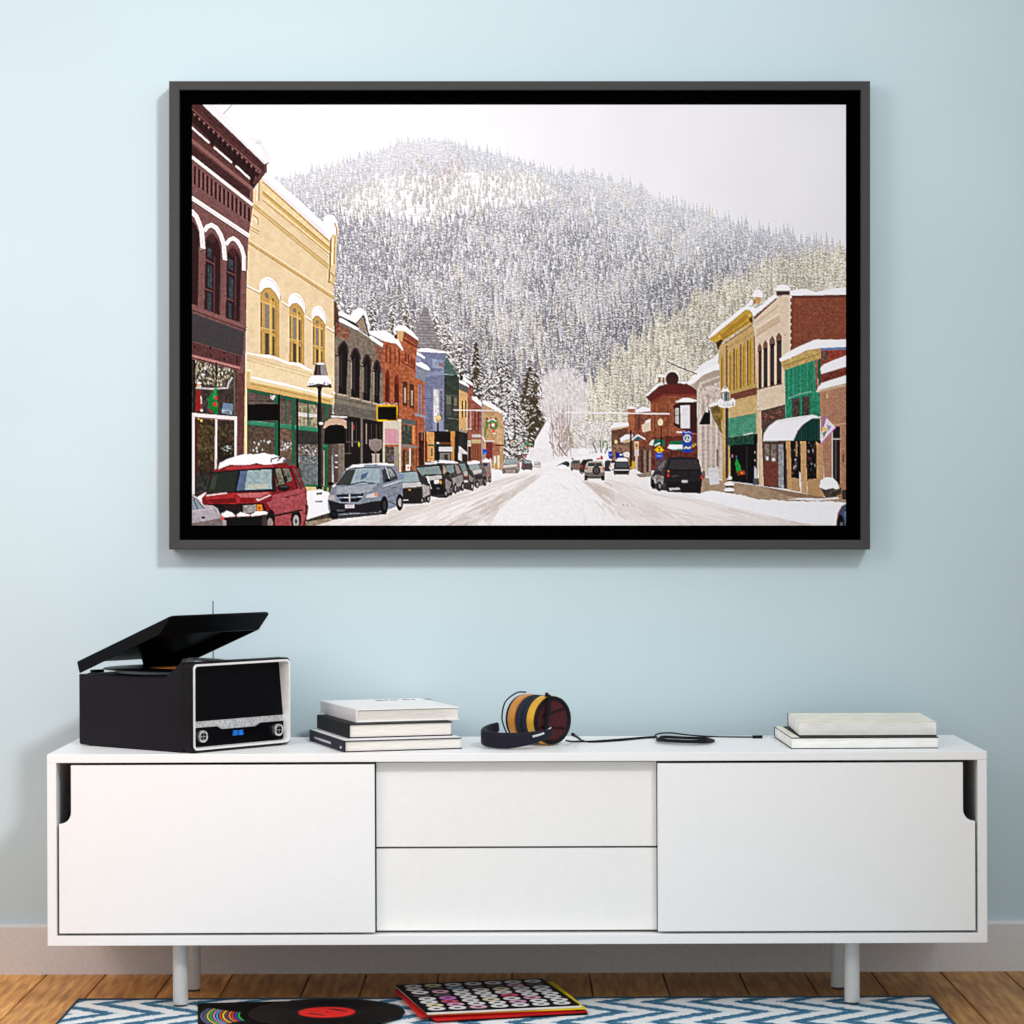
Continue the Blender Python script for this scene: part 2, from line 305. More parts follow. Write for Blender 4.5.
    # yellow-framed board
    P((216,168,24), (376,404.3),(397.8,404.6),(397.3,421.2),(376.2,420.8)); P((22,16,15), (377.4,406.3),(396.2,406.5),(396,419.6),(377.4,419.4)); P((36,30,20), (396.6,421),(398.5,418),(398.5,405),(397.5,405), a=.6)
    speck([(377,402.5),(398,403.2),(398,404.6),(377,404.3)], [(235,232,228)], 12, .5, 1, .6, 1, 4)
    # yellow house
    yel = (222,199,161)
    P(yel, (246,206),(252.5,190),(262,177),(329,238),(331,234),(337,234),(335.2,268),(333.6,286),(333.8,404),(246,388), n=5, k=2)
    P((228,208,168), (243,360),(334,375),(334,404),(244,388), n=4)
    P((226,204,158), (262,181),(329,241),(329,254),(262.5,200), n=5)
    och = (182,146,82)
    L(och, 1.3, (262.5,181.5),(329,241)); L((198,166,104), 3, (262.5,192.5),(329,249)); L((166,128,64), .9, (262.5,190.8),(329,246.8)); L(och, 1, (262.5,199.5),(329,253.5)); L(och, .8, (266,203),(328,257), a=.35)
    L((206,178,124), 4, (252,204),(329,267)); L((184,150,92), .8, (252,202.3),(329,265)); L((186,154,98), .9, (252,206),(329,269))
    L((236,218,180), 1, (247.5,238.5),(333.5,294)); L((200,168,112), 2.6, (247.5,241),(333.5,297)); L((170,134,76), .8, (247.5,242.5),(333.5,298.6))
    L(och, 1.4, (252.5,214),(257.6,218),(257.4,224)); P((236,226,206), (252.7,216),(256.5,219),(256.5,223)); L(och, .9, (248.5,225),(259,231.2)); L(och, .9, (248.2,228),(258.4,233.6))
    L(och, 1.6, (258.6,180.5),(258.4,200)); L((236,222,190), 1.6, (256.6,184),(256.4,200))
    P((222,198,150), (329.5,236),(336.6,236),(335,268),(334,286),(328,280), n=4); L((112,78,34), 1.3, (330.6,233),(329.6,265),(328.4,282)); L(och, 1.2, (334.6,236),(333.8,263)); L((240,226,196), 1, (332.4,238),(332,264))
    L(och, 1, (328,270),(335,276)); L(och, 1.2, (328.5,280),(334,285)); L(och, 1, (330.5,273),(333,275),(332.8,281))
    for (hx, wx) in (
        (([(259,290),(259,282.5),(261.5,278.5),(266.7,276),(272,278),(276,282.5),(279.5,290),(280,300)],[(278.5,299),(275,292),(270,287),(264.5,287),(260.5,291)]), [(260,293),(264,288),(270,287),(275,292),(278.7,299),(278.7,357),(259.7,353)]),
        (([(288,305),(288,298),(290,294),(294.5,292),(298.5,293.5),(302,298),(304.6,304),(305.2,313.5)],[(304,313),(301,306.5),(297,302.5),(292.5,302.5),(289,306)]), [(289,308),(292,303.5),(297,302.5),(301,307),(304,313),(303.8,366),(288.6,362)]),
        (([(311.3,317),(311.3,311),(313.3,307),(317.4,305),(321,306),(324,311),(326,317.4),(326.2,324.6)],[(325,324),(322,319),(318.5,315.5),(315,315),(312,318.5)]), [(312,320),(315,316),(319,315.5),(322.5,319.5),(325,325),(325,366),(312.2,364)])):
        P((190,154,88), *wx); L((150,114,52), 1, *wx[:5], a=.8)
        x0, x1 = wx[-1][0], wx[-2][0]; w = x1-x0; y0 = wx[0][1]; yb = wx[-1][1]
        t = y0+w*.42
        for (f0, f1, sl, c, c2) in ((.02,.1,0,(92,86,62),(150,116,58)),(.26,.47,.12,(132,128,122),(84,78,62)),(.64,.76,.3,(104,98,84),(92,82,58))):
            P(c, (x0+w*f0, t+w*sl),(x0+w*f1, t+w*(sl+.08)),(x0+w*f1, t+w*(sl+.08)+(yb-t)*.48),(x0+w*f0, t+w*sl+(yb-t)*.48))
            P(c2, (x0+w*f0, t+w*sl+(yb-t)*.55),(x0+w*f1, t+w*(sl+.08)+(yb-t)*.55),(x0+w*f1, yb+w*f1*.15),(x0+w*f0, yb+w*f0*.15))
        L((218,184,118), 1.1, (x0+w*.55, t-w*.05),(x0+w*.55, yb)); L((160,124,60), .9, (x0+w*.83, t),(x0+w*.83, yb+1)); L((216,182,118), 1, (x0+w*.04, t-w*.02),(x0+w*.8, t+w*.25)); L((214,182,118), .9, (x0+w*.04, t+(yb-t)*.5),(x0+w*.8, t+(yb-t)*.56))
        P((124,120,116), (x0+w*.26, y0-w*.06),(x0+w*.45, y0),(x0+w*.45, y0+w*.28),(x0+w*.26, y0+w*.2)); P((104,92,60), (x0+w*.64, y0+w*.2),(x0+w*.72, y0+w*.28),(x0+w*.72, y0+w*.42),(x0+w*.64, y0+w*.38))
        P((238,236,238), *(hx[0]+hx[1])); L((206,200,198), .7, *[(q[0]-.3, q[1]+2.4) for q in hx[0][3:7]]); L((186,150,92), .7, hx[0][7], (hx[0][7][0], hx[0][7][1]-5))
    for a_, b_ in (((247,285.5),(259,291.5)),((281.5,301),(288,305.5)),((305.5,316),(311.5,320)),((326.5,326.5),(333.6,331))): L((178,142,86), 1, (a_[0], a_[1]+1.3), (b_[0], b_[1]+1.3)); L((244,240,236), 1.4, a_, b_)
    for d_ in (3,6.5): L((200,174,126), 1, (246,353+d_),(333,377+d_), a=.7)
    P((242,241,243), (246,351.4),(253,353),(261,354.3),(268.7,354),(276,356.5),(288,361.4),(299.5,362.2),(306,366.5),(312,369.6),(312,371),(304,369),(298,365.5),(288,364),(274,358.5),(264,356.8),(246,353))
    P((204,172,112), (246,380),(333,398),(332.5,404.5),(246,388)); L((234,210,160), 1.3, (246,379.5),(333,398.5)); L((166,132,74), .8, (247,382.5),(333,401.5)); L((186,152,94), .8, (246,387.5),(332,404.8))
    P((206,178,124), (246,371),(249.6,370),(249.6,386),(246,386)); E((240,238,238), 248.5, 369.8, 2, .9); P((216,186,130), (331,393),(334.6,393),(332.6,404),(330,404)); E((240,240,242), 333.4, 392.4, 1.4, 1.2)
    P((244,243,246), (250,375.6),(258,377),(270,379.6),(282,382),(300,387),(318,391.5),(333,395.6),(333,397.4),(312,392),(290,386.6),(270,382.2),(251,377.8))
    bump((222,222,228), [(330,240),(262,179)], (263.5,174.5),(268,173.5),(296,198),(322,221.5),(330,233), j=.5); bump((243,243,246), [(329,234),(262.5,176.5)], (264,174),(268.5,173),(296,197),(322,221),(330,231), j=.5)
    bump((245,245,248), [(336,234),(332,233),(329.5,240),(322,228)], (322,226),(323.5,216.5),(328,213.8),(334,215),(337,221),(338.4,233), j=.4); L((196,158,92), 1.5, (334.2,222),(336.4,228),(336.2,234))
    # its shop front
    P((84,75,68), (246.5,388),(332,404.5),(332,494),(303,492),(246,466), n=8)
    P((100,84,80), (248,392),(275,398),(275,420),(248,420), n=8); P((106,90,84), (280,400),(293,402),(293,424),(280,423), n=10)
    P((150,142,118), (298,402),(316.5,405),(316.5,428),(298,426), n=34); P((206,202,198), (298,411.5),(316.5,414),(316.5,417),(298,416), n=12)
    P((96,80,66), (248,427),(274,429),(274,462),(248,458), n=12); P((112,92,76), (280,428),(292.5,429),(292.5,462),(280,460), n=16); P((62,62,60), (297,429.5),(318,430.5),(318,444),(297,444), n=5); P((116,106,98), (297,444),(318,444),(318,456),(297,456), n=30); P((112,120,120), (297,456),(318,456),(318,487),(303,485), n=14)
    speck([(281,441),(292,441),(292,450),(281,450)], [(214,212,214),(180,176,176),(70,60,56)], 40, .6, 1.4, 1.2, .9, 21); speck([(298,446),(317,446),(317,462),(298,462)], [(200,198,198),(150,146,142),(60,56,54)], 70, .5, 1.2, 1, .9, 22); speck([(250,440),(273,440),(273,458),(250,456)], [(70,84,76),(130,104,60),(210,208,206)], 30, .6, 1.4, 1.4, .8, 23)
    gr = (30,104,76)
    L(gr, 2.6, (248,390),(331,405.5)); L((62,134,106), 4.4, (247,422),(319,429.5)); L((36,104,78), .8, (247,424.2),(319,431.6)); L((104,160,138), .6, (247,420),(319,427.4), a=.7)
    for x, y0, y1, w in ((259.5,391,405,1.4),(275.6,396,466,3),(285.5,395,423,1.8),(292.6,398,500,3),(307.7,401,426,1.7),(326,404,470,2.6)): R(gr, x-w/2, y0, x+w/2, y1)
    for x, y0 in ((278.6,394),(297,398)): R((26,22,24), x-1.3, y0, x+1.3, y0+70); R((120,112,112), x-1.4, y0+10, x-1, y0+60, a=.5)
    P((16,12,12), (245.2,404),(277.6,403.4),(277.8,420),(245.3,420.4)); L((34,28,28), .9, (240,400.4),(273,400.8)); R((30,24,26), 239.8, 381, 241, 401)
    speck([(270,395),(275,395),(275,399.5),(271,399)], [(246,246,248),(210,208,206)], 10, .8, 1.6, .8, 1, 2); R((224,204,156), 243.6, 388, 246.6, 460)
    R((26,110,80), 303, 484, 318, 486.4); P((212,188,138), (300,486),(328,487),(328,493),(304,492))
    # brown brick house on the left edge
    br_ = (122,88,86)
    P(br_, (191,104),(202,104),(264.5,164),(264.5,172),(252.3,188),(252.5,204),(247.8,237),(246,288),(243.4,455),(244,470),(191,500), n=8, k=0)
    P((90,56,54), (191,104),(202,104),(264.5,164),(264,172),(191,110), n=5); L((122,84,80), 1.1, (191,107.5),(256,168.5), a=.9); L((66,40,40), .8, (196,104.5),(262,166))
    P((58,34,34), (191,109),(258,170),(250,186),(191,126)); P((92,58,56), (191,121),(250,178),(249,184),(191,130), n=6)
    for i in range(14):
        x = 193+i*4.75; y = 112.5+i*4.28; P((108,70,70), (x,y),(x+2,y+.4),(x+2,y+3.4),(x,y+2.6)); P((40,24,26), (x+1.8,y+4),(x+4,y+4.6),(x+2.6,y+9.5),(x+1,y+8)); E((158,116,114), x+1, y+1.2, .7, .8)
    P((100,66,64), (191,128),(250,184),(249.5,190),(191,140), n=5)
    for a_, b_ in (((191,126.5),(208.5,142)),((213.5,146.6),(231,161.6)),((235.5,165.2),(249.2,177.8))): L((232,228,224), 2, a_, b_)
    for x, y in ((212,140),(234.4,160),(252,177)): P((52,30,32), (x-3,y-6),(x+2.4,y-4),(x+1.4,y+4),(x-.5,y+6),(x-2.4,y+1))
    L((140,100,96), 3.6, (191,139.5),(250,187)); L((92,58,56), .9, (191,142.3),(249.5,189)); P((76,46,46), (191,143.5),(249.5,190),(249.5,198),(191,154.5), n=5)
    P((132,92,90), (249.5,187),(252.5,186),(252.3,204),(249,203)); P((62,38,38), (250,184),(264,167),(264.5,173),(253,188)); P((104,66,64), (254,184),(263.5,172),(263,169),(252.5,182)); P((110,70,68), (263.5,158),(267.5,157.5),(269,161.5),(266.5,164),(266.5,172),(264,172.5))
    L((236,234,230), 3.2, (191,156),(251.8,204)); L((190,182,178), .6, (191,157.6),(251.6,205.4))
    for i in range(14):
        x = 193.5+i*4.17; y = 164.3+(x-193)*.765; h = 20-i*.35; P((50,30,32), (x,y),(x+1.9,y+1.3),(x+1.7,y+h),(x-.3,y+h-1.5)); P((142,102,98), (x+2.1,y+1.5),(x+3,y+2.2),(x+2.8,y+h+1),(x+1.9,y+h), a=.6)
    L((238,236,233), 4, (191,197),(248,234.8)); L((176,168,166), .6, (191,197.6),(248,235.3)); L((90,58,56), .8, (191,200),(247.6,237.6))
    for q in ([(191,219),(195,224),(198.6,233),(197.2,305),(191,303)], [(205.4,237),(208.5,232.4),(212.5,232),(217.8,238.5),(220.4,248),(219,314.5),(203.4,308.4)], [(226.4,251),(229.6,246),(233.5,245.4),(238.6,252),(241,262),(239.2,321.5),(225,317)]):
        P((58,34,36), *q)
    for (x0, x1, y0, y1) in ((207,211.3,247,256),(207.3,211.5,264,286),(207,210.5,291,309),(228,232.2,258,268),(228.5,232.5,276,297),(228,231,302,316)): P((62,72,80), (x0,y0),(x1,y0+2),(x1,y1+2),(x0,y1), n=12)
    for x in (214,235.2): L((96,60,60), 1.2, (x, 256),(x-.6, 314 if x < 220 else 320))
    for a_, b_ in (((205,259),(214,263.5)),((226.5,271),(234.5,274.6)),((204,288),(212,291)),((226,297.5),(233,300.5))): L((112,76,74), 1.3, a_, b_)
    P((78,48,48), (206,238),(209.5,234),(213,234.4),(216,240),(212,243)); P((78,48,48), (227,251.5),(230,247.6),(233.5,247.6),(236.5,253),(232,256))
    L((110,72,70), 1.2, (206,236.5),(209,233),(213,233),(218,240),(220.6,250),(219.4,312)); L((110,72,70), 1.2, (227,250.5),(230,247),(234,247),(239,254),(241,263),(239.6,319))
    for w, c in ((4.4,(240,238,235)),(.6,(198,192,188))):
        L(c, w, (191,210.5),(195.6,215.5),(199,223.5),(201.2,231),(202.3,248)); L(c, w*.95, (204,229.5),(207,225.6),(211,224.2),(215.8,227.2),(220,234),(223,243),(224.3,259.5)); L(c, w*.85, (225.6,243.4),(229,239),(232.6,237.4),(237,240.5),(241,247.5),(243.4,256),(243.2,270))
    for x, y in ((202.3,248.4),(224.3,260),(243.2,270.4)): L((80,50,50), .8, (x-2.4, y-.4), (x+2.4, y+.6))
    L((142,100,98), 1, (191,306.5),(246.4,326.5)); L((84,52,52), 1, (191,309.5),(246,329.5)); L((140,98,96), .9, (191,304.5),(203,308.6)); L((142,102,98), 1, (219,314.6),(225,317))
    P((73,69,71), (191,312),(243.6,331),(242,355.4),(191,340.4)); L((90,84,86), .6, (191,312.6),(243.4,331.6)); P((98,62,62), (191,341),(242,356),(239,366),(191,353), n=6)
    for x, y in ((210,347.5),(223.4,352),(210.2,354.6),(223.6,358.4),(194,346)): R((48,28,30), x-.7, y-1.4, x+.9, y+1.6)
    R((56,34,34), 235.4, 355, 237, 363); L((172,122,118), 2.3, (191,355),(239.4,367.4)); L((66,38,38), 1, (191,357),(238,369))
    win = [(191,358.5),(236.2,370),(236.2,418),(191,414)]
    P((72,62,56), *win, n=16); speck([(193,360),(234,370),(234,388),(193,384)], [(176,168,140),(120,110,92),(206,200,178),(64,58,50),(150,146,138)], 420, .4, 1.1, 2, .85, 31); P((70,56,52), (222,380),(234.5,376),(234.5,416),(222,414), a=.7, n=8)
    R((52,32,32), 214.8, 362, 216.6, 386); R((52,34,32), 192.4, 359, 195, 412); P((104,98,80), (233,371),(235,371.4),(235,416),(233.4,416)); L((176,170,168), 1.8, (195.5,387.4),(212,388.5),(225,387.5)); L((182,178,176), 1.6, (226.5,388),(228.3,382),(231.6,377)); E((200,198,198), 202.3, 374, 2, 1.2); E((190,188,188), 204.5, 367.5, 1.5, 2)
    P((152,34,34), (196,390),(199.5,389),(200.8,397),(200.4,404),(200.6,410),(195,411.5),(195.4,400)); E((206,180,166), 198.4, 386, 2.4, 1.8); E((196,150,80), 197.8, 384.4, 1.9, .9); E((228,222,220), 198.4, 382.6, 2.2, 1.2); L((220,212,210), 1.1, (200.4,396),(200.8,403)); E((218,212,210), 201, 410, 1.6, 1.3)
    P((22,124,62), (215.8,384),(217,391),(216.6,398),(217.6,406),(217.4,413.6),(213.4,413),(210.6,409),(206.8,407.4),(208.2,402),(206,398),(210,395),(211.6,391),(213.8,388)); P((44,150,86), (214,388),(216,386),(215,396),(211,400)); P((192,40,44), (213.6,397),(216.4,395),(216.6,399),(214.6,399.6)); P((206,44,48), (212,404),(215,401.6),(217,403.6),(214.6,406.4)); P((176,36,40), (208,408),(212,412),(210.5,412.6)); E((190,170,150), 211.6, 388.6, 1, 1)
    P((112,132,152), (222.6,402.4),(232.6,403.6),(231.6,414.6),(220.8,412.8)); speck([(222,408),(231,409),(231,413),(222,412)], [(160,172,182)], 12, .7, 1.4, 1, .8, 6)
    P((66,52,40), (191,418),(236,421),(236,470),(191,500), n=10); P((104,88,54), (196,424),(215,425),(215,452),(196,452), a=.4, n=26); P((40,32,30), (217,440),(234,440),(234,458),(217,470), a=.8); speck([(196,424),(234,424),(232,456),(196,466)], [(112,94,58),(84,72,40),(44,34,28),(130,110,70),(58,66,50)], 260, .5, 1.6, 1.6, .5, 34); speck([(221,446),(232,446),(232,451),(221,451)], [(186,190,194),(110,130,128)], 16, .8, 1.6, .6, .8, 35); P((56,62,66), (196,470),(212,474),(209,492),(196,492), a=.7, n=14)
    E((246,214,90), 200.8, 420.2, 1.2, 1.4); E((190,150,60), 198, 418.6, 1, 1); E((150,120,60), 211, 419.2, 1, 1)
    P((92,34,30), (195,419),(197.2,419),(197,474),(195,474), a=.8)
    L((224,216,214), 3.6, (191,414.2),(236.4,418)); R((222,216,214), 191, 414, 194, 494); P((216,208,206), (214.4,418.4),(216.8,418.4),(216.2,470),(214.2,470)); P((218,210,208), (234,418),(236.6,418),(236,457),(233.8,457))
    P((106,68,66), (236.6,372),(243.8,372),(243.3,458),(236.4,458), n=6)
    bump((228,228,234), [(264,163),(202,104.5)], (213,104),(220,110),(235,124),(249,136.5),(254,137.5),(260,138.4),(263,145),(266,150),(271,158),(269.6,161), j=.4); P((244,244,247), (214,106),(250,139),(258,141),(262,150),(264,158),(258,156)); L((200,198,206), 1, (203,104.5),(263.6,161.4)); L((122,134,148), .7, (223,113),(231.5,104)); E((216,216,222), 258, 142, 3.4, 2)
    # lamp post, hanging sign
    P((22,108,64), (322.4,446),(327,446),(327,491),(323,491)); E((40,130,84), 324.7, 445.4, 2.6, 1.6); L((160,150,140), .6, (323.4,450),(323.4,486))
    R((22,20,22), 317.2, 386, 321, 488); R((58,56,60), 319.6, 390, 320.2, 486); R((20,18,20), 315.8, 486, 322, 492.6); E((240,240,242), 320.6, 423, 2.2, 1.4)
    P((92,78,76), (312.8,375),(314.8,363.6),(319,362.4),(325,363),(327.4,375)); P((146,142,142), (320,364),(325,363.4),(327,375),(320.5,375)); P((48,38,38), (315.4,365),(317,365),(316.6,375),(314.6,375)); R((58,48,48), 318.6, 365, 319.8, 375); E((240,240,242), 320, 363, 4.4, 1.1)
    P((64,54,54), (306.8,386.4),(308,380),(330,380),(331.2,386.4)); bump((238,238,241), [(331,383),(326,384.6),(318,383),(311,384.6),(307,385)], (307.4,382),(309,377.6),(313,375),(326,375),(330.5,379),(331.4,384), j=.4); speck([(309,382),(330,382),(330,385),(309,385)], [(120,112,112),(244,244,246),(70,60,60)], 26, .5, 1.2, .8, .9, 9); L((36,30,32), 1.2, (307,386.2),(331,386.6)); P((26,24,26), (316.6,386.5),(322,386.5),(320.5,393),(318,393))
    P((198,168,148), (322.6,428),(325,421.5),(330,418.2),(338,418),(346,420),(346.4,428)); P((21,17,17), (323.8,443.6),(323.8,428.6),(328,425),(336,424),(343,425),(344.6,428),(344.4,443.4)); L((20,18,18), .9, (331,414.5),(346.4,415)); L((236,234,236), 1.5, (331,416.2),(346.6,416.6))
    # round sign
    E((142,130,126), 375.4, 444.6, 6.4, 6.4); P((142,130,126), (369,439.2),(381.6,439.2),(381.6,446),(369,446)); P((178,166,154), (371.6,453.2),(379.4,453.2),(378.8,463),(372,463)); L((112,104,100), 1.2, (375.6,450),(375.6,463))
    # snow bank and kerb on the left
    bump((238,238,243), [(330,512),(308,516),(304,500)], (303,492),(312,490),(322,491),(329,492), j=.6); P((74,64,52), (304,520),(320,515),(334,511),(336,518),(310,524), n=18); P((150,134,112), (304,522),(326,518),(340,518),(312,526),(304,526), n=16)
    for q in ((318.8,491,4.6,2.2),(318,499,5,2.4)): E((244,244,247), *q)
    P((34,32,34), (316,492.5),(322,492),(321.4,494),(316.4,494.6)); P((96,92,94), (314.4,500.4),(322.4,500),(321.6,502),(315,502), a=.7)
    # ================= parked cars, far to near
    def wheel(x, y, rx_, ry_, hub=(150,146,146)): E((24,22,24), x, y, rx_, ry_); E(hub, x+.3, y, rx_*.45, ry_*.5)
    P((150,130,120), (484,459),(490,461),(491.5,476),(488,482),(480,481)); bump((240,240,242), [(490,462),(482,462)], (482,460),(486,458),(490,460), j=.4); E((210,60,64), 488.6, 472.6, .9, 1); wheel(489.6,479,1.6,3.4); P((60,70,100), (483,462),(488,463),(487,466),(483,466))
    P((112,104,104), (466,464),(478,460),(482,463),(487,472),(487,481),(483,485),(476,487),(470,484), n=14); P((150,164,164), (468,463.5),(477,462),(480,468),(471,470)); P((198,194,192), (472,470),(481,468.5),(482,472),(474,474)); bump((240,240,242), [(480,463),(468,464)], (467,462),(474,460),(480,461), j=.3); wheel(484.6,481,2,5,(120,112,112)); wheel(477,484,2.4,4); P((70,64,64), (474,475),(482,474),(483,478),(475,480))
    P((74,66,66), (456,462),(466,461),(470,470),(474,476),(474,487),(470,490),(462,488), n=10); P((126,144,144), (458,463.5),(464.6,463),(467,470),(460,472)); P((176,172,170), (459.6,472),(467,470.5),(468,475),(461,476)); E((180,80,50), 466, 476, 1.4, .9); P((196,194,194), (463,480),(468,479.5),(468,482),(463,482)); wheel(472,486,1.8,5); P((140,132,130), (469,474),(473.6,478),(472,482),(469,480))
    P((88,80,80), (436,463),(445,460.8),(458,461),(464,474),(464,488),(458,492),(448,493),(440,480), n=12); bump((242,242,244), [(458,463),(447,463),(432,462)], (430,461.6),(440,459.8),(452,460.4),(458,462), j=.4); P((130,146,146), (446,465),(453,464.4),(454,472),(447,474)); P((150,140,130), (454.6,464.4),(457.4,464.6),(461,472),(457,474)); P((150,144,144), (452,478),(463,474),(463,484),(454,488), n=10); wheel(455,488,1.8,5.6); wheel(462.4,486,1.6,5)
    P((66,60,60), (415,467),(420,464.4),(440,463.4),(447,470),(452.4,484),(452,494),(446,497.6),(440,497.6),(431,496),(424,482), n=6); P((132,148,146), (416,467.6),(438.6,465.6),(441.6,473.6),(422,475.4)); L((60,60,60), .8, (423,474.6),(436,474)); P((188,186,184), (425,476.4),(441,474.6),(442,478),(429,480)); P((36,32,33), (430,480),(443,479),(444,494),(431,495)); P((226,222,216), (433.6,479.6),(438.6,479),(439,483),(434,483.4)); E((236,150,50), 440.4, 481.8, 1.3, 1.7); P((142,134,132), (445,478),(451,482),(450,492),(446,493), n=10); P((170,150,130), (443,465),(446,468),(447,474),(443,473)); wheel(445.4,493,1.6,4.8); wheel(451,490,1.4,5.4); E((110,104,102), 438, 488, 1.6, 1); L((226,224,222), 1.6, (427,476),(430.6,488)); E((28,26,27), 447.4, 473, 2.6, 1.4)
    P((74,68,68), (396,474),(402,470.6),(416,470.2),(422,476),(430,484),(430.6,496),(426,502),(420,503.4),(396,504), n=6); P((152,168,172), (394,473),(416.4,471.2),(419,481),(396,482.6)); P((190,188,188), (396,483),(420,481.6),(422,486),(398,488), n=6); P((44,40,41), (396,489),(421,488),(421.6,502),(396,503)); E((220,140,60), 409.4, 489.4, 1.2, .8); P((172,164,162), (422,484),(429,486),(429.6,494),(423,497), n=8); wheel(428,498.6,2.2,4); wheel(421.6,500,1,3); P((60,56,58), (419,474),(424,478),(428,483),(421,482)); P((120,140,170), (399.6,473.5),(404.6,473.2),(404,478),(400,479), a=.8); L((210,206,206), .9, (397,500),(408,499.6)); L((236,232,230), 1, (397,505),(430,503.4))
    # minivan
    P((40,36,36), (328,514),(345,511),(384,508),(384,514),(345,518),(332,519), a=.85)
    P((132,139,151), (327.6,498),(331,488),(336,484.6),(345,469),(352,465.4),(378,463.4),(394,464.4),(399.6,474),(402.6,482),(402.6,499),(399,505),(386,510),(378,512),(330,515.4),(327.4,507), n=5)
    P((70,72,70), (335.4,485),(346,470),(355.6,468.6),(350,484.4)); P((152,168,178), (355.6,468.6),(379.4,467.8),(380,482),(350,484.4), n=8); P((72,92,128), (361,474),(368,471.6),(366,476.6),(360,480), a=.8); L((50,50,56), 1.2, (347,484.6),(362,481.6),(374,483)); L((56,60,66), .8, (345,470),(352,467.6),(379,467))
    P((158,164,172), (337,487),(376,484),(368,492),(336,493), n=5); L((120,134,152), .8, (336,494),(366,492.4)); P((28,30,38), (335.6,494.4),(364,493),(361,499),(357,501.6),(341,501.6),(337.6,498)); L((170,184,200), .9, (337,497.6),(362,496.4)); R((196,208,220), 348.6, 493.6, 350, 502)
    P((200,196,198), (365,497.4),(367,494),(377.6,491.8),(377.4,496),(372,497.4)); P((226,140,110), (374,492.8),(377.6,492),(377.4,495.6),(374.4,496)); P((180,172,168), (327.8,495),(333.6,494.6),(335,499),(328,499.4)); P((40,37,43), (327.5,499.4),(339,502.6),(358,504),(372,501),(384,500),(384,508),(378,511.6),(345,513),(331,514.6)); P((196,186,196), (344.8,504.2),(353.8,503.8),(353.8,507.6),(344.8,508)); P((90,88,94), (336,509),(345,509.4),(343,511),(337,511)); L((24,24,26), 1, (360,512.4),(378,511))
    P((68,72,78), (381.6,470),(386,466.4),(391,467),(396,473),(397.6,478.6),(383,483)); P((176,172,170), (386.4,468),(390.4,468),(395,475),(391,477), a=.8, n=24); L((170,178,188), 1.2, (385.4,466.4),(389.6,480)); E((24,24,28), 388, 479.8, 3, 1.7); L((104,116,132), .9, (384,498),(400,492)); L((60,66,76), .7, (392,487.6),(396,486.8)); L((190,202,214), 1, (383,486),(401,480)); wheel(384,505,3.8,9.4,(60,58,60)); wheel(399.4,502,3.6,8.4,(170,168,170)); wheel(333.6,514,4.4,4.4,(40,38,40)); L((60,56,58), .8, (388,501),(396,504))
    bump((242,243,246), [(394,465.4),(378,464.6),(350,467.6),(346,470)], (346,468.4),(352,465),(366,463.4),(380,462.4),(394,463.6), j=.5); P((70,82,104), (363,464.6),(377,463.6),(377,465),(364,466), a=.6); E((26,24,28), 330.4, 483.4, 3.2, 2)
    # red off-roader
    rd = (132,36,42)
    P(rd, (209,474),(218,466),(240,463),(270,463),(288,462.6),(296,466),(301,478),(306,489),(307.4,512),(304.6,526),(205,526),(203,510),(201,498),(206,492), n=7); P((170,92,96), (266,502),(305,492),(306,514),(302,526),(276,526),(270,508), n=9, a=.85); P((176,104,108), (272,495),(304,487),(305,491),(270,503), a=.7)
    P((38,36,38), (210,471.6),(273.4,466.6),(276,491.6),(205.6,493)); P((48,56,48), (211,473),(237,471),(234,491),(207,492)); P((76,84,70), (212,476),(217,474),(214,489),(208.6,490), a=.7); P((92,110,138), (240,471),(247,470.2),(244,489.6),(236,490)); P((150,170,172), (247,470.2),(271,469),(271.4,488.6),(244,489.6), n=8); P((190,190,170), (247,484),(268,483),(268,487.4),(247,488.6), a=.7)
    P((120,122,104), (274.4,468.8),(280,468),(284,483),(276.4,485.6), n=22); P((112,112,100), (282,468),(288.4,468),(292,480),(286,482), n=26); P((92,84,84), (291.6,468.6),(294.8,468.4),(303,486),(298.6,488), n=14); L((34,30,32), 1.3, (273.8,467),(278,486)); L((34,30,32), 1.4, (280.8,467.6),(285,483)); L((40,32,34), 1.2, (289.8,467.6),(297,488)); L((34,30,32), 1, (273.6,467.4),(290,467)); L((126,34,40), 1.8, (291,467),(300.6,488.6)); P((40,36,38), (283,476),(286.4,475),(287,481),(283.6,482))
    P((168,48,52), (205,494.6),(238,492.4),(272,491.6),(262,500),(246,503),(214,503.6),(205,499), n=6); P((192,124,126), (236,493.4),(270,491.8),(258,497.4),(240,496.6), a=.8); P((120,24,30), (206,499),(235,497.6),(236,502.6),(214,503.4)); L((222,180,180), 1.3, (257,500.4),(270,494.6)); L((226,222,222), 1.2, (206,495.2),(226,492.6)); P((140,30,34), (240,498),(256,497.4),(252,501.6),(240,502.6))
    E((246,230,230), 257, 499, 1.2, .7)
    P((32,26,28), (206,503.6),(263,502.8),(266.4,513),(222,514.4),(213,509)); P((60,34,34), (222,505),(240,504.4),(240,511),(228,511), a=.6); P((156,150,146), (242.4,505),(255.4,504.4),(255.4,512),(242.6,513), n=20); P((228,130,34), (256,504.2),(261.6,504),(262.4,510.4),(256.4,511)); P((96,46,20), (257.6,506.6),(260,506.4),(260,508.4),(257.8,508.4)); P((26,24,26), (224,517),(267,515),(262,526),(225,526)); P((72,68,70), (262,515),(268,513.6),(266,526),(261,526), a=.8)
    for b, t in (([(234.6,516),(221,517)], [(221,513),(226,510.6),(231,512),(234.8,515.4)]), ([(250,515.4),(236.6,516.4)], [(236.4,514),(240,512),(246,513.6),(250.4,514.6)]), ([(268,513.6),(250.6,516)], [(250.4,514),(255,511.6),(262,511),(267.6,512)])): bump((240,238,242), b, *t, j=.5)
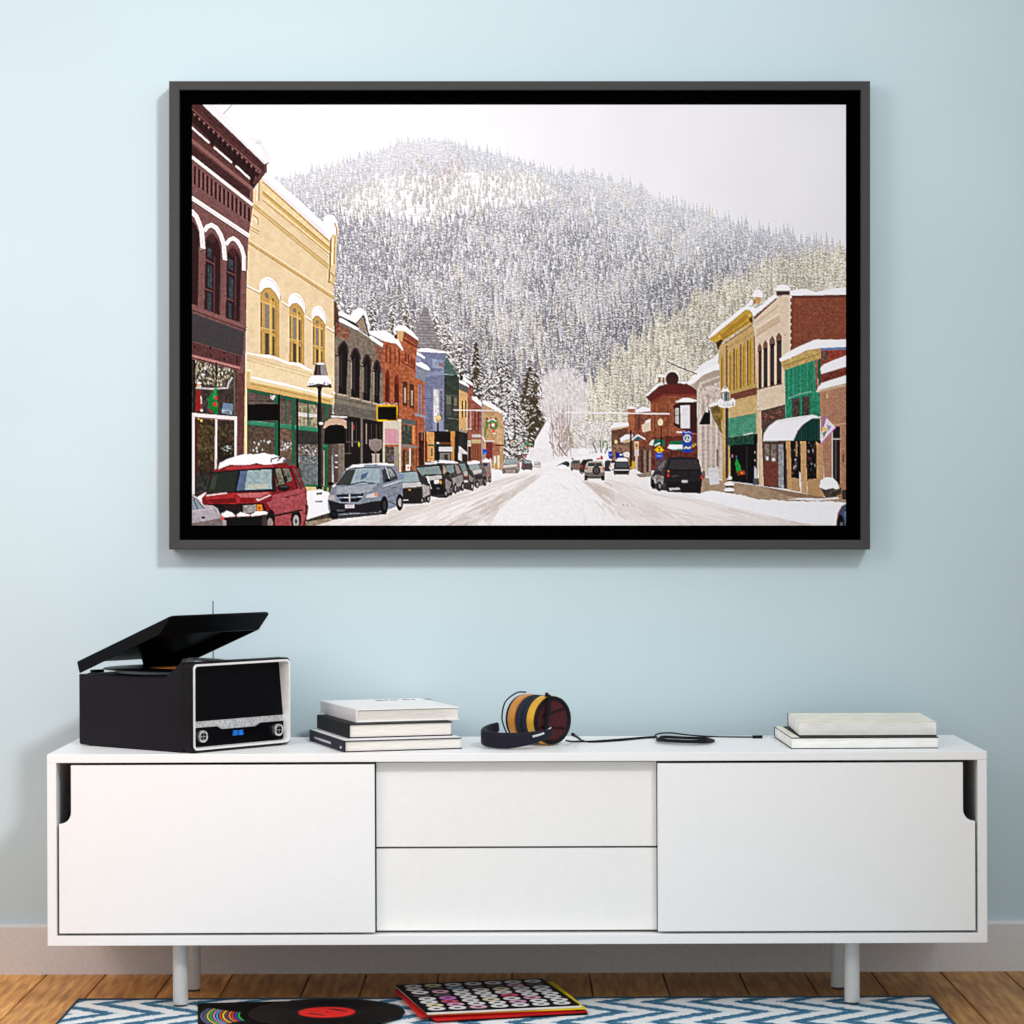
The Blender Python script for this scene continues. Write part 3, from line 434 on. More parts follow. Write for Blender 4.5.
    E((34,28,30), 270.4, 518, 4.4, 9); E((150,140,130), 269.6, 522.6, 2.6, 5); E((34,28,30), 295.6, 519, 5.4, 9.4); E((26,24,26), 296, 520, 4.6, 8.6); E((168,162,160), 295.6, 521, 3, 6.4); E((60,56,56), 295.6, 521, 1.2, 2.6); P((58,40,42), (275,514),(302,508.6),(302,510.6),(275,516.4)); P((104,34,38), (305,504),(308,505),(307.4,513),(304.6,514)); E((30,28,30), 283, 487.4, 6.4, 3.4); E((70,66,70), 283.4, 486, 4.6, 1.4); L((90,20,26), .8, (284,497),(298,494)); E((60,22,26), 287, 497, 1.4, .8)
    bump((244,243,246), [(282,462),(273,463.7),(264,464.4),(256,462.6),(248,464.4),(241,464.7),(229,464.4),(222,467),(217.6,469)], (217.6,468.5),(219,463),(227,459),(237,455.4),(244.7,453.4),(252.5,454),(264,452.8),(273,454),(281,456.4),(286,459), j=.5); L((40,30,34), 1.3, (270.4,461.6),(271,458.6),(276,457.2),(281,457)); L((70,24,30), 1.4, (277,460.6),(280,457.4)); E((120,104,108), 283.6, 460.6, 1.4, 1.8); P((96,84,88), (284,458.6),(288,459),(291.6,465),(288,465)); P((168,60,66), (226,466.4),(272,464),(273.6,466.6),(224,469.6))
    # silver car at the corner
    P((172,165,171), (191,493.4),(195.6,496),(203.4,504.6),(212,505),(217,508),(220,515),(223,526),(191,526), n=5); P((138,152,160), (191,497.4),(195,500),(203,508.4),(191,510.2)); L((60,62,68), 1, (191,496),(196,499.6),(203.6,508.4)); L((54,54,60), 1, (193,498.6),(197,508.6)); L((196,190,196), .9, (191,510.8),(211,508)); P((28,26,30), (200.4,516),(204.6,516.4),(203.4,518.8),(200.8,518)); P((118,106,104), (191,522.6),(206,520.4),(222,517),(223,526),(191,526), n=7, a=.85); P((226,90,90), (221,514.6),(223.4,517),(223.4,520.6),(221.4,520)); P((182,178,184), (221.8,520),(226,520),(225.6,526),(222.4,526), a=.8); L((150,142,150), .8, (212,506),(216,512))
    # ================= right row, far to near
    P((114,80,64), (611.4,428),(628,425),(634,430),(652,410),(652,475),(630,470),(612,470), n=12); P((136,82,62), (634,413),(652,410),(652,446),(634,446), n=10); P((168,106,76), (627.6,407.6),(635,407.6),(634.4,432),(628,432), n=6); bump((243,243,246), [(635.4,408.4),(627,408.4)], (627,406.6),(631,405.6),(635.6,406.8), j=.3); bump((240,240,242), [(629,426),(610.6,428.6)], (610.6,426),(615,422),(629,422.4), j=.4); P((206,176,150), (611,428),(628,425.6),(628,427),(612,430)); bump((242,242,245), [(651,411),(636,412)], (636,409),(644,406.4),(651,408.4), j=.4); P((222,200,176), (641,425),(650.6,419.6),(651,430),(643,432)); P((238,236,236), (645,421),(651,418),(651,421),(646,423)); P((160,90,64), (638,432),(642,424),(642,432), n=8); P((110,70,58), (638,414),(640.6,414),(640.4,428),(638,430))
    P((140,112,92), (612,445),(632,443),(632,470),(614,470), n=16); P((236,234,236), (620,438),(626,434),(633,433.6),(633,437),(626,441),(621,442)); P((200,176,140), (622,441),(632,437),(632,441),(624,443)); P((44,110,120), (634.4,438),(638,435.6),(641,437),(641,439),(634.6,440)); L((240,240,242), 1.6, (632,439.4),(638,434.6),(645,438.6)); P((216,176,140), (634,441),(639,441),(639,456),(634.6,456), n=8); E((160,100,60), 636.6, 445, 1.2, 1.6); R((206,190,190), 634.8, 449, 639, 455); E((228,196,140), 616.2, 441.4, 1.6, 2); L((60,50,46), .7, (616,444),(616,452))
    for x, c in ((642,(70,58,56)),(645,(150,130,118)),(648,(64,54,54)),(650,(150,136,126))): R(c, x-.8, 450, x+.8, 472, n=8)
    P((20,44,140), (616,452.4),(623.6,452),(623.6,459),(616,458.6)); E((240,240,244), 621, 454.4, 1.4, 1); P((226,216,214), (623,453),(627,451),(630,452.6),(629,457),(624,456)); P((212,170,20), (630,461),(635.6,461),(635.6,468),(630.6,468)); L((34,30,32), 1.4, (631,430),(631,466)); R((196,186,180), 635.4, 456, 638, 470); bump((234,232,234), [(640,474),(628,474)], (628,470),(634,468.4),(641,472), j=.4); P((150,132,118), (636,474),(652,471),(652,476),(640,477))
    P((150,91,65), (651,402),(662,392),(698,391),(698,470),(651,470), n=12); L((206,190,180), .01, (651,402),(651,403)); P((108,48,44), (645.6,396.4),(660,384),(686,382.4),(698,390),(698,394.6),(664,394.4),(651.4,402.4)); P((138,66,54), (651,401),(664,393.6),(698,393.6),(698,396),(664,396),(651,404)); bump((243,243,246), [(666,384),(660,385),(647,396)], (645.6,394.4),(653,388),(660,382.4),(666,382), j=.4); E((240,240,243), 672.4, 377, 7.6, 7.6); E((76,42,40), 672.4, 378.4, 6.6, 7.2); R((108,48,44), 664, 383.6, 682, 388); P((240,240,243), (678,381.6),(685,380.6),(690,382),(684,383.6)); R((150,104,80), 658.4, 376.4, 660.8, 382); R((150,104,80), 663, 377, 665, 383); E((240,240,243), 661.4, 375.4, 5, 1.3)
    for x in (655,659.4,668): L((126,62,44), 1, (x, 404),(x, 436), a=.8)
    P((74,36,36), (673.6,405),(680,401.6),(697.6,401.4),(697.6,434),(680.4,428.4),(674,425)); P((228,225,231), (680.6,405),(690.2,404.6),(690.2,428),(680.8,428), n=6); P((186,176,172), (675.2,408),(679,407.4),(679,424),(675.2,422.6)); L((120,110,108), .6, (675.2,415),(679,415)); bump((243,243,246), [(697.6,401.4),(676,402)], (676,401),(684,397.4),(690,397.8),(697.6,400), j=.3); L((170,104,80), 1, (668,426.6),(698,434)); L((238,236,238), 1.6, (677,431.6),(684,432)); P((112,60,48), (652,437),(698,434),(698,470),(652,470), n=12)
    P((22,112,84), (650.6,445),(653,440.4),(657,438.4),(664.6,439.4),(665,445.6),(656,446)); P((240,240,242), (649,444.4),(651.6,440),(654.4,439),(653,445)); L((240,242,242), 1.4, (655,445),(660,442.6)); P((14,118,90), (668,447.6),(671.4,440.6),(690,440.4),(690,450),(674,450)); P((244,244,246), (667.4,447.8),(669.6,444),(684,444.4),(684,448.6),(672,449)); for_ = [R((60,50,48), x, 450, x+1, 462) for x in (671,676,681)]
    P((36,76,168), (682.6,431),(692,430.6),(692.4,451.6),(683,451.8)); E((206,208,198), 687.4, 438, 3.8, 4); E((50,84,160), 687.4, 438, 2.6, 2.8); L((214,214,196), 1, (687.6,435),(686.6,440.6)); L((214,214,196), .9, (687.6,438),(689.6,440)); L((230,214,170), 1.6, (684.6,448),(686.4,446.8),(688.4,448),(690.8,446.8)); L((150,170,214), 1, (684,431),(686,432.4),(689,431.4),(691,432.6)); P((40,120,70), (692.4,443),(696,442),(696,446),(693,446)); E((220,150,40), 693.4, 445.4, 1.2, 1.4); E((220,150,40), 695.6, 444, 1, 1.2)
    P((238,178,22), (659.4,444.8),(664.4,449.6),(659.4,453.2),(654.6,449.6)); E((30,26,20), 659.4, 448, .8, .8); L((30,26,20), 1.1, (659.3,448.6),(659.6,451.4)); P((46,88,192), (655.4,452.8),(663.2,452.8),(662.8,458.2),(655.8,458)); L((160,186,228), .8, (657,455.6),(661.6,455.6))
    R((40,34,32), 660.6, 425, 662, 446); P((232,218,170), (658,423.8),(658.2,420.6),(660.6,417.4),(663.2,420.6),(663,423.8),(661.4,425.4),(659.8,425.4)); L((120,112,96), .7, (660.6,416),(660.6,418)); L((234,230,230), 1.5, (566,412),(605,412.6),(669.6,413.4))
    # ================= centre: signs, wreath, far cars
    L((152,152,158), 1.3, (482,396),(482,461)); L((226,224,226), 1.1, (453.5,409.6),(502,410.4)); L((230,228,230), 1, (482,393),(490,386),(497,384.6)); L((228,226,226), 1, (482,436),(485,441),(494,440.6))
    L((54,146,84), 2, (484.8,436.4),(485,428),(487.6,423.4),(492,420.4),(496,422.4),(497.2,426),(495,428.4),(491.6,427.6)); L((238,240,240), .8, (487,421),(492,418.6),(496,420.6)); E((236,236,238), 492.6, 424.6, 1.6, 1.4); E((226,66,70), 493.4, 431, 1.3, 1.8); E((236,232,232), 494, 433, 1.4, .8); E((190,40,50), 492.4, 429.6, .6, .6)
    P((38,84,180), (482.6,448.6),(487,448.6),(487,454),(482.6,453.8)); E((120,160,220), 485, 452.6, 1.2, .7)
    R((28,24,26), 436.7, 421, 438.5, 461.6); E((228,198,136), 437.6, 417.6, 3, 3.4); P((190,160,110), (435.4,419),(439.8,419),(438.6,422),(436.6,422)); L((60,50,44), .9, (437.6,412.4),(437.6,415)); E((236,236,238), 437.6, 442.6, 1.3, .8); P((32,104,80), (428,443.8),(436,444.2),(436,445.8),(428,445.6))
    L((58,150,90), 1.2, (523,452),(524.4,445),(527,442),(529.6,444)); E((220,70,70), 527.6, 447, .9, 1); E((210,170,110), 512, 441.6, 1, 1.6); L((200,60,70), 1.4, (523.6,454),(523.6,458))
    P((158,146,138), (501.6,471),(503,464),(506,458.6),(517,457.4),(519.6,463),(520,470),(517,473),(503,473), n=8); P((150,166,168), (506,459.6),(516,458.6),(517,462.6),(505,463.6)); P((214,210,206), (503.6,465),(517,464),(517,466),(503,467)); wheel(503.6,471.4,1.6,1.8); wheel(517,471,1.6,2); E((220,110,104), 519, 464, .8, 1.4); L((110,98,92), 1, (503,469),(516,468.4))
    P((100,88,90), (521,469),(522,462),(525,459.4),(531,460),(532.8,466),(532,469.6)); P((150,160,166), (524.6,460),(530.4,460.4),(531,463),(524,463)); P((204,194,188), (533,467),(534,461.4),(540,460.4),(541.2,465),(540.6,468)); L((120,100,96), .8, (534,464),(540,463.4)); E((190,60,60), 523, 465, .8, .8); wheel(524,469,1,1.2)
    P((66,64,70), (556,466),(560,463.4),(566,460.6),(570,463),(569,466.4)); P((60,66,78), (562.6,463),(568.4,461),(569.6,464),(565,466)); E((246,246,248), 562, 466.4, 5, 2)
    P((128,112,102), (570.4,469),(571,462),(573,459.6),(580,459.6),(581,468.6),(580,470)); P((70,92,92), (572.6,460.4),(579.4,460.4),(579.8,463),(572,463)); wheel(572,469,1,1.4); E((120,96,80), 572.6, 458.4, 1, 1)
    P((78,66,66), (579.4,472),(580.4,463),(583,459),(593,458.6),(593,470),(582,473)); E((206,60,56), 581.4, 466, .9, 1.4); P((48,44,46), (582.6,460),(592,459.4),(592,462),(582,464)); wheel(581.6,472,1.4,1.6)
    P((178,168,158), (584.4,474),(585.4,466),(587.6,461.6),(590,460.8),(602,460.8),(603.6,464),(605.2,470),(605,476),(584.6,476), n=5); P((62,78,78), (588.4,462.4),(601.4,462.4),(602.4,466),(587.4,466)); R((120,110,104), 595, 462.4, 596, 466); P((120,110,104), (584.6,472),(605,472),(605,477),(584.6,477)); E((60,55,56), 596.4, 470, 4.2, 4.4); E((92,86,86), 596.4, 470, 2.6, 2.8); R((210,70,60), 585.6, 466.8, 587.4, 469.4); R((210,70,60), 603, 466.8, 604.6, 469.4); R((26,24,26), 584.4, 475, 587.6, 480); R((26,24,26), 601.6, 475, 605, 480); P((60,52,50), (587,476.4),(602,476.4),(602,478),(587,478)); L((246,243,242), 1, (590,481),(601,481))
    P((60,66,74), (604.4,471),(605,461),(607,459.6),(611,460),(611,471)); P((220,214,208), (609,467),(611,463),(615,462.4),(615.6,468.6),(610,469)); P((34,30,34), (611,460.4),(614.8,459.6),(615.4,462.4),(611.4,463)); E((220,120,80), 610.4, 466, .9, .8)
    P((52,50,54), (613.6,472),(614,464),(616.6,459.4),(627,459.4),(629.4,465),(629.6,472),(628,474),(614.4,474)); P((84,86,92), (616,461.6),(627.6,461.6),(628.6,467),(615,467)); bump((243,243,246), [(628,461),(616,461)], (616,459.6),(618,457.8),(625,457.4),(628.4,459.6), j=.3); L((196,192,194), 1, (614.4,469.6),(629,469.6)); wheel(615.4,473,1.3,1.6); wheel(628,473,1.3,1.6)
    E((242,242,244), 584, 451, 6, 3); L((224,70,76), 1.8, (597,458.6),(599.4,458.6)); E((214,60,66), 601.6, 457.4, 1.6, 2); P((32,80,190), (608.4,451),(612,451),(612,458.4),(608.8,458.4)); L((200,214,236), .8, (609,454.4),(611.6,454.4)); L((50,140,86), 1.2, (602.6,448),(603,443),(605.6,440.4),(607.6,442.4)); L((50,140,86), 1.2, (607.6,444),(607,450))
    # the bank
    P((206,192,181), (697,388),(704,376),(722,366),(727,372),(727,480),(698,474), n=8); P((176,160,146), (690,384.6),(700,376.6),(722,367),(722,374),(700,382),(697,390)); P((196,180,166), (689,383),(699,375),(702,375),(693,386)); P((150,134,122), (702,384),(722,376),(722,380),(703,388), a=.6)
    for x in (703.6,708.6,713.8,719): P((178,160,150), (x-1.3,396),(x+1.3,395),(x+1.3,468),(x-1.3,468), a=.8, n=12)
    for x in (700.6,717): P((226,214,204), (x-.8,392),(x+.8,392),(x+.8,470),(x-.8,470), a=.7)
    speck([(699,390),(721,380),(721,400),(700,404)], [(232,222,212),(160,142,130),(190,174,162)], 70, .6, 1.4, 1, .7, 51); speck([(699,430),(722,430),(722,472),(699,472)], [(226,216,208),(170,154,144)], 90, .5, 1, 1, .6, 52); R((120,96,86), 717, 449, 718.6, 466)
    bump((244,244,247), [(722,369),(714,370),(704,374),(694,382.6),(688.6,384.6)], (687,381.6),(694,375),(704,367.6),(714,363),(722,363.6), j=.5); bump((236,236,240), [(718,363),(700,372)], (694,372),(702,364),(712,358.6),(719,352), j=.6); P((24,21,23), (699,424.4),(706.6,407.6),(710.6,411),(710.6,424)); P((226,222,220), (705,412),(707.6,405),(708.6,412)); L((60,52,50), .9, (667,361),(680,366.8),(697,373.4))
    P((132,112,64), (709,405),(721,402.6),(727.6,406),(727.6,446),(723,436),(717,424),(712.6,416),(711,410), n=20); P((236,232,228), (708.6,404.6),(713,402),(720,401),(721,403.6),(710,407)); P((190,152,92), (722.4,430),(728,430),(728,482),(723,480), n=10)
    # ochre house with the deep cornice
    P((198,166,116), (719,345),(727,341),(752.6,321),(757,345),(758,484),(727,480),(722,440), n=5); P((206,176,126), (728,404),(758,396),(758,412),(728,418), n=5)
    for x, yt, w in ((722.6,355,2.8),(731,351,3.2),(737.6,347,3.4),(744.6,343,3.6),(751.2,338,4.2)):
        yb = 420-(x-722)*.55 if x < 726 else 391-(x-731)*.32; P((192,156,64), (x-w/2, yb),(x-w/2, yt+2),(x, yt-1),(x+w/2, yt+2),(x+w/2, yb)); L((150,114,40), .8, (x-w*.2, yt+3),(x-w*.2, yb-1))
    for x, yt in ((727,345),(734.4,348),(741,343.6),(748,340),(754.6,336)): R((134,92,72), x-.9, yt, x+.7, 392-(x-727)*.3 if x > 729 else 420, n=10)
    L((186,154,100), 1.4, (727,348),(754,331)); L((130,98,60), .9, (725,343),(753,324)); P((190,160,100), (730,391),(757,382.4),(757,387),(730,394)); P((128,76,64), (730.6,394),(757.4,386.6),(757.6,394),(730.8,400.4)); P((196,158,70), (708.6,338.8),(716,332.6),(745.6,309.2),(753,310.6),(752.8,321),(724,340.4),(716.6,343.4), n=6)
    L((224,192,112), 1.6, (719,336),(751,314)); L((150,116,44), 1.1, (722,339),(752,319.4)); P((176,138,52), (720,334.6),(746,314),(750,316),(723,338)); L((220,186,104), 1, (713,336.4),(717,333)); P((72,52,34), (716,342.4),(721,338.6),(723.4,340),(720,346),(718.6,350)); P((92,68,40), (749,318),(752.8,316),(752.8,322),(751,322)); bump((243,243,246), [(754,314),(751.6,309.4),(746,309),(717,332.4),(709,338.4)], (708.4,336.4),(716,328.6),(730,317),(743,306.4),(750,305.4),(757,308), j=.6); P((208,158,96), (755.6,295),(761.6,294.6),(760.4,303),(755.8,303)); P((160,120,76), (752,300),(756,299),(756,303),(752,303)); bump((244,244,247), [(762.4,297),(752.4,296)], (752.6,294),(755,290),(759,288.6),(763,292),(763,296), j=.4); P((238,238,242), (745,306),(752,298),(754,301),(752,305))
    P((86,152,127), (728.4,418),(756.2,412.4),(756.4,433),(728.6,437), n=7); L((220,216,212), 1, (744,434.6),(753,432.6)); P((46,86,72), (726,437.6),(757.6,433),(757.8,443),(729,445.4), n=14); P((22,26,24), (754,434),(758,433.4),(758,443),(754,443.4)); P((27,23,24), (730,445),(757.6,443),(757.6,484),(731,481)); P((40,152,70), (736.6,470),(735.4,463),(737,457.6),(739,462),(741,466),(741.6,470),(737,473)); E((60,90,130), 736.8, 456.4, 1, 1.4); P((150,72,34), (737.4,471),(744.6,469.6),(746,474),(738,475)); E((244,140,50), 742.2, 472.6, 1.3, 1.2); E((200,120,120), 732.6, 455.6, .8, 1.6); R((52,48,50), 746.6, 446, 748, 480); P((220,222,228), (754.4,466),(757,468),(757.6,478),(754.6,480), a=.85); R((92,92,96), 753.6, 478, 759.6, 484.6)
    for y in (452,460,467): E((150,140,140), 755.4, y, .7, 1.4)
    P((206,176,128), (757.6,412),(761.4,411),(763,484.6),(759.4,484), n=12)
    # cream house with pointed windows
    P((222,200,176), (754.2,317),(777.6,297),(790.6,293.6),(791,352),(781,360),(785,372),(785.4,404),(760.2,410),(757,380), n=4); P((206,180,152), (757,329),(779.6,314.6),(780.4,320),(757,335)); L((238,222,202), 1, (756.4,327.4),(780,312.4)); L((186,158,132), .8, (757,335.4),(780.6,320.4)); L((202,176,150), 1.4, (756,322.6),(779,305)); P((84,58,58), (776.6,289.6),(790.2,289.6),(790.2,294.4),(777,294.6))
    for x0, x1, yt, yb in ((758.2,762,342,387.6),(763.6,768,339,386),(770,775.2,335,384.6),(776.6,782,331.6,383)):
        xm = (x0+x1)/2; P((128,92,82), (x0-.3, yt+10),(x0, yt+4),(xm, yt),(x1, yt+4),(x1+.3, yt+10)); P((44,38,41), (x0+.6, yt+9),(x1-.2, yt+7.6),(x1-.2, yb),(x0+.6, yb+.6)); L((84,92,96), .8, (xm+.4, yt+12),(xm+.4, yb-4), a=.8); L((206,148,120), .9, (x0+.2, yt+10),(x0+.2, yb)); L((112,82,74), 1.6, (x0-.2, yb+1.4),(x1+.2, yb))
    P((112,58,52), (754.2,316.6),(776.8,296.8),(777,299),(754.6,319)); speck([(755,315),(776,297.4),(777,299.6),(755.4,318.6)], [(176,72,60),(60,40,40),(200,150,130)], 30, .5, .9, 1, .9, 53); bump((244,244,247), [(777,297),(754,315.6),(752,312)], (750.4,310),(757,308),(764,303),(772,295.6),(777,293.6), j=.6); bump((245,245,248), [(790.4,290.2),(776,290.2)], (776,289),(777.6,285.4),(782,284),(788,284.6),(790.6,288.4), j=.3); E((150,110,90), 785.6, 334.4, .8, .8)
    # big brick gable
    P((142,86,64), (790.6,294),(847,293),(847,342),(815,342),(790.6,354), n=11, k=0); P((104,58,48), (791,294.6),(847,293.6),(847,297),(791,298), a=.7)
    for i, y in enumerate(np.arange(297.5, 352, 1.7)): L((120,64,50), .5, (791, y),(847, y-.3), a=.5)
    speck([(791,297),(846,296),(846,340),(815,340),(791,350)], [(168,96,72),(126,66,50),(110,60,48),(158,88,68)], 420, .5, 1.3, .5, .6, 54); P((128,66,44), (790.6,300),(793.4,300),(793.4,350),(790.6,352), a=.7)
    for i in range(7): P((226,206,184), (789.6,301+i*7),(791.8,301.4+i*7),(791.6,304.4+i*7),(789.6,304.6+i*7))
    bump((243,243,247), [(847,294),(820,294.6),(790.6,295)], (790,291),(796,289),(806,288.4),(816,291.4),(826,289),(836,287.6),(847,287), j=.3); E((244,244,247), 791, 296.4, 1.4, 1.3)
    P((150,72,56), (820,350),(847,349),(847,358),(829,363),(820,366), n=12); P((112,84,74), (822,352),(829,351),(829,358),(822,362), n=14)
    # green house
    P((52,142,113), (785,369.6),(815.4,359),(816.4,391.6),(822,391.6),(822,416),(786,418.6), n=9); P((22,98,74), (818.4,358.6),(821.4,357.6),(821.6,384),(818.8,388))
    for x in np.arange(787, 816, 2.3): L((34,116,90) if int(x*10) % 3 else (92,166,140), .7, (x, 368.6-(x-786)*.33),(x, 398), a=.6)
    P((150,104,88), (815.4,359),(818.4,358.4),(818.4,388),(816.4,391), n=18); P((196,167,108), (781,361.6),(808,349.4),(821.4,347),(821.4,357.4),(784.4,369.4), n=12); L((158,126,74), .9, (783,365.6),(821,352.6)); speck([(782,359.6),(808,348),(810,350),(783,362)], [(168,64,54),(60,50,46)], 26, .6, 1, 1, .9, 55); L((178,210,196), 1.4, (789,398),(800,393.6),(812,391), a=.5); L((60,146,116), 1.2, (786,402),(822,392))
    for x0, y0 in ((793,399),(803,396.6)): P((36,110,84), (x0-.8, y0-.6),(x0+8, y0-2.6),(x0+8, 415),(x0-.8, 416.6)); P((84,72,66), (x0, y0),(x0+7, y0-1.4),(x0+7, 416),(x0, 417), n=16)
    P((112,132,168), (820,347),(847,345.4),(847,349),(821.6,350)); bump((244,244,248), [(847,346.4),(821,347.4),(808,349.4),(782,361.4),(780,360)], (780,358),(788,352),(800,345.6),(816,338.8),(830,339),(847,338.6), j=.3); bump((243,243,247), [(847,366),(832,370.4),(821.6,373.4)], (820.6,368),(824,364),(836,359),(847,354.6), j=.3); P((126,64,52), (821.6,373.6),(847,366),(847,377),(820.6,383), n=10); bump((243,243,247), [(847,382.6),(832,386),(818.4,390)], (818.2,387),(822,382.6),(836,378),(847,374.6), j=.3)
    # tan brick house on the right edge
    P((178,134,110), (820,390),(847,382.6),(847,502),(834,500),(826,492),(822,440), n=8, k=0); L((206,180,150), 1.6, (819.6,391),(847,384.4)); P((206,176,142), (826.6,393),(828.6,392.6),(828.6,398),(826.6,398))
    for y in np.arange(392, 498, 2.2): L((152,108,88), .5, (824, y+2.6),(847, y), a=.55)
    R((42,37,39), 833.4, 426, 840.4, 484); L((232,222,206), 1.1, (832.6,426),(832.8,480)); L((232,222,206), 1, (832,438.6),(841,438.4)); L((110,104,104), 1, (836.4,440),(836.4,482)); L((206,166,130), 1, (831,424.6),(847,423)); R((110,72,58), 843, 454, 844.4, 462); P((70,60,56), (842,490),(847,489),(847,500),(843,500))
    # brown shop front, awning, porch
    P((98,75,68), (760.6,410.4),(785.4,404),(785.6,440),(792,442),(792,489),(764,486), n=8); P((214,188,160), (757.4,411),(761.4,410.4),(764,486),(761,485.4), n=5); speck([(764,412),(784,408),(784,416),(766,421)], [(206,110,90),(140,104,92),(60,46,44)], 46, .4, 1, 1, .9, 56); P((122,70,58), (764.4,461),(778,461),(778.2,486),(765,485), n=5); P((128,116,108), (765,444),(770,444),(770,461),(765.4,461), n=18); P((128,114,106), (771.2,444),(777,444),(777,461),(771.4,461), n=20); R((86,62,54), 770, 443, 771.2, 461); E((226,226,226), 767.6, 458, 1.4, 2); E((226,226,226), 774, 459, 1.6, 1.6); P((150,150,154), (778.6,444),(783.6,444),(784,487),(779,486.6), n=12); R((50,40,40), 784, 442, 786.4, 488); P((190,190,192), (782,484),(784.6,484),(784.4,488),(782,488), a=.8)
    P((30,26,27), (786,440),(822,440),(824,480),(788,482)); P((196,157,113), (786.4,441),(790.8,441),(792.4,490),(788,489), n=4); P((196,157,113), (800.6,441),(806.6,441),(807.4,493.4),(802,492.6), n=4); P((190,152,110), (816.6,441),(823,445),(825,497),(817.6,495), n=4); P((182,147,108), (792,477),(800.6,478.6),(801,491.6),(792.4,490)); P((182,147,108), (807.4,479),(820,478),(824,498),(808,494)); P((236,236,240), (799.6,471),(801.6,473),(801.6,488),(799.8,486), a=.85); speck([(793,444),(800,444),(800,475),(793,474)], [(196,190,186),(120,84,70),(70,60,58)], 26, .5, 1.3, 1.6, .8, 57); speck([(808,442),(816,442),(816,476),(808,476)], [(110,58,50),(84,74,70),(160,154,150)], 22, .5, 1.2, 1.6, .8, 58); P((206,172,132), (796,441),(798,441),(798,456),(796.4,456), a=.7)
    P((22,62,57), (793.6,440.4),(797.6,431),(803.6,423.4),(812.6,417.6),(820.4,418),(820.6,440.4)); [L((44,92,84), .6, (x, 439.6),(x, 432-(x-797)*.75 if x < 812 else 419), a=.8) for x in np.arange(797, 820, 2.4)]; L((14,44,42), 1, (793.6,440.6),(820.6,440.6))
    P((240,240,244), (763.2,440.6),(764.4,433),(769.4,425.6),(777,420),(790,417.4),(812,414.4),(817,415),(820.4,418),(812.6,418),(803.8,423.6),(797.8,431),(793.8,440.4), n=3); L((222,222,230), 1.2, (779,421),(808,416.8)); L((206,206,214), .8, (764,440),(793.6,440)); L((232,180,180), .6, (797,431.6),(803,424)); L((34,120,96), .8, (763.6,433),(768.6,425.4))
    P((228,218,224), (824.4,414.8),(836.2,427),(821,444.4),(822.4,430)); P((172,112,184), (824.4,414.8),(827,417.4),(823.4,430),(822.4,430)); L((190,110,180), 1.2, (836,427),(821,444)); P((240,200,70), (823.4,426),(826,427),(825.6,431),(822.8,431)); P((120,140,90), (823,432),(828,430),(824,438)); P((226,120,70), (826,428),(827.6,428),(827,431)); P((160,150,190), (827,424),(832,426),(829,431))
    # pavement, planter, board, hydrant
    P((168,144,122), (700,476),(727,481),(760,485.6),(800,493),(826,498),(847,499.6),(847,503.6),(800,502.6),(764,500.4),(748,496.4),(726,493.4),(700,492.6), n=6, k=2); P((148,122,100), (760,485.6),(826,497),(826,499),(790,496)); bump((242,242,246), [(847,506),(760,502),(700,496)], (700,492.4),(712,490.6),(724,492),(746,495.4),(752,498.4),(790,500.6),(830,501),(847,502.4), j=.6); P((236,234,236), (800,497.6),(824,498),(838,496.4),(840,498.4),(816,500.4),(786,498.6), a=.85)
    P((88,76,66), (820.6,487),(840,488),(836.6,496.6),(826,497.6), n=18); bump((243,243,246), [(839.4,490),(833,487.6),(826,489.4),(820,487)], (819.8,486),(821,480.4),(826,477),(833,477.4),(838,482),(839.8,488), j=.4); P((60,52,46), (837,489),(842,487),(842,494),(838,495), a=.8); P((216,215,220), (708.6,467.6),(718,467),(719.8,483.4),(710.2,484.6), n=3); L((180,178,184), .7, (710.6,471),(718,470.4))
    for y, w, h in ((477.6,2.8,2.2),(483.6,5,2),(489.4,5.2,2)): E((242,242,245), 729.6, y, w, h); R((40,38,40), 729.6-w*.8, y+1.6, 729.6+w*.8, y+3.4)
    R((58,58,60), 726, 407, 728.4, 478); P((132,138,138), (721.2,392),(730,392),(729.4,402),(722,402)); L((206,210,210), 1, (723.4,393),(723.6,401)); L((70,72,74), 1.2, (726.6,392.6),(726.6,401.4)); P((240,240,243), (720.6,392),(723,388),(725.4,385.8),(728,388),(730.4,392),(726,391)); E((60,70,90), 725.4, 387.6, .9, .9); bump((238,238,241), [(735.4,405),(730,407.4),(722,407.2),(718.6,406)], (718,400),(721,398),(724,401),(729,401),(733,397.6),(735.8,400), j=.5); speck([(719,402),(735,402),(734,406),(720,406)], [(150,148,150),(250,250,252),(196,196,200)], 26, .5, 1, .9, .9, 59)
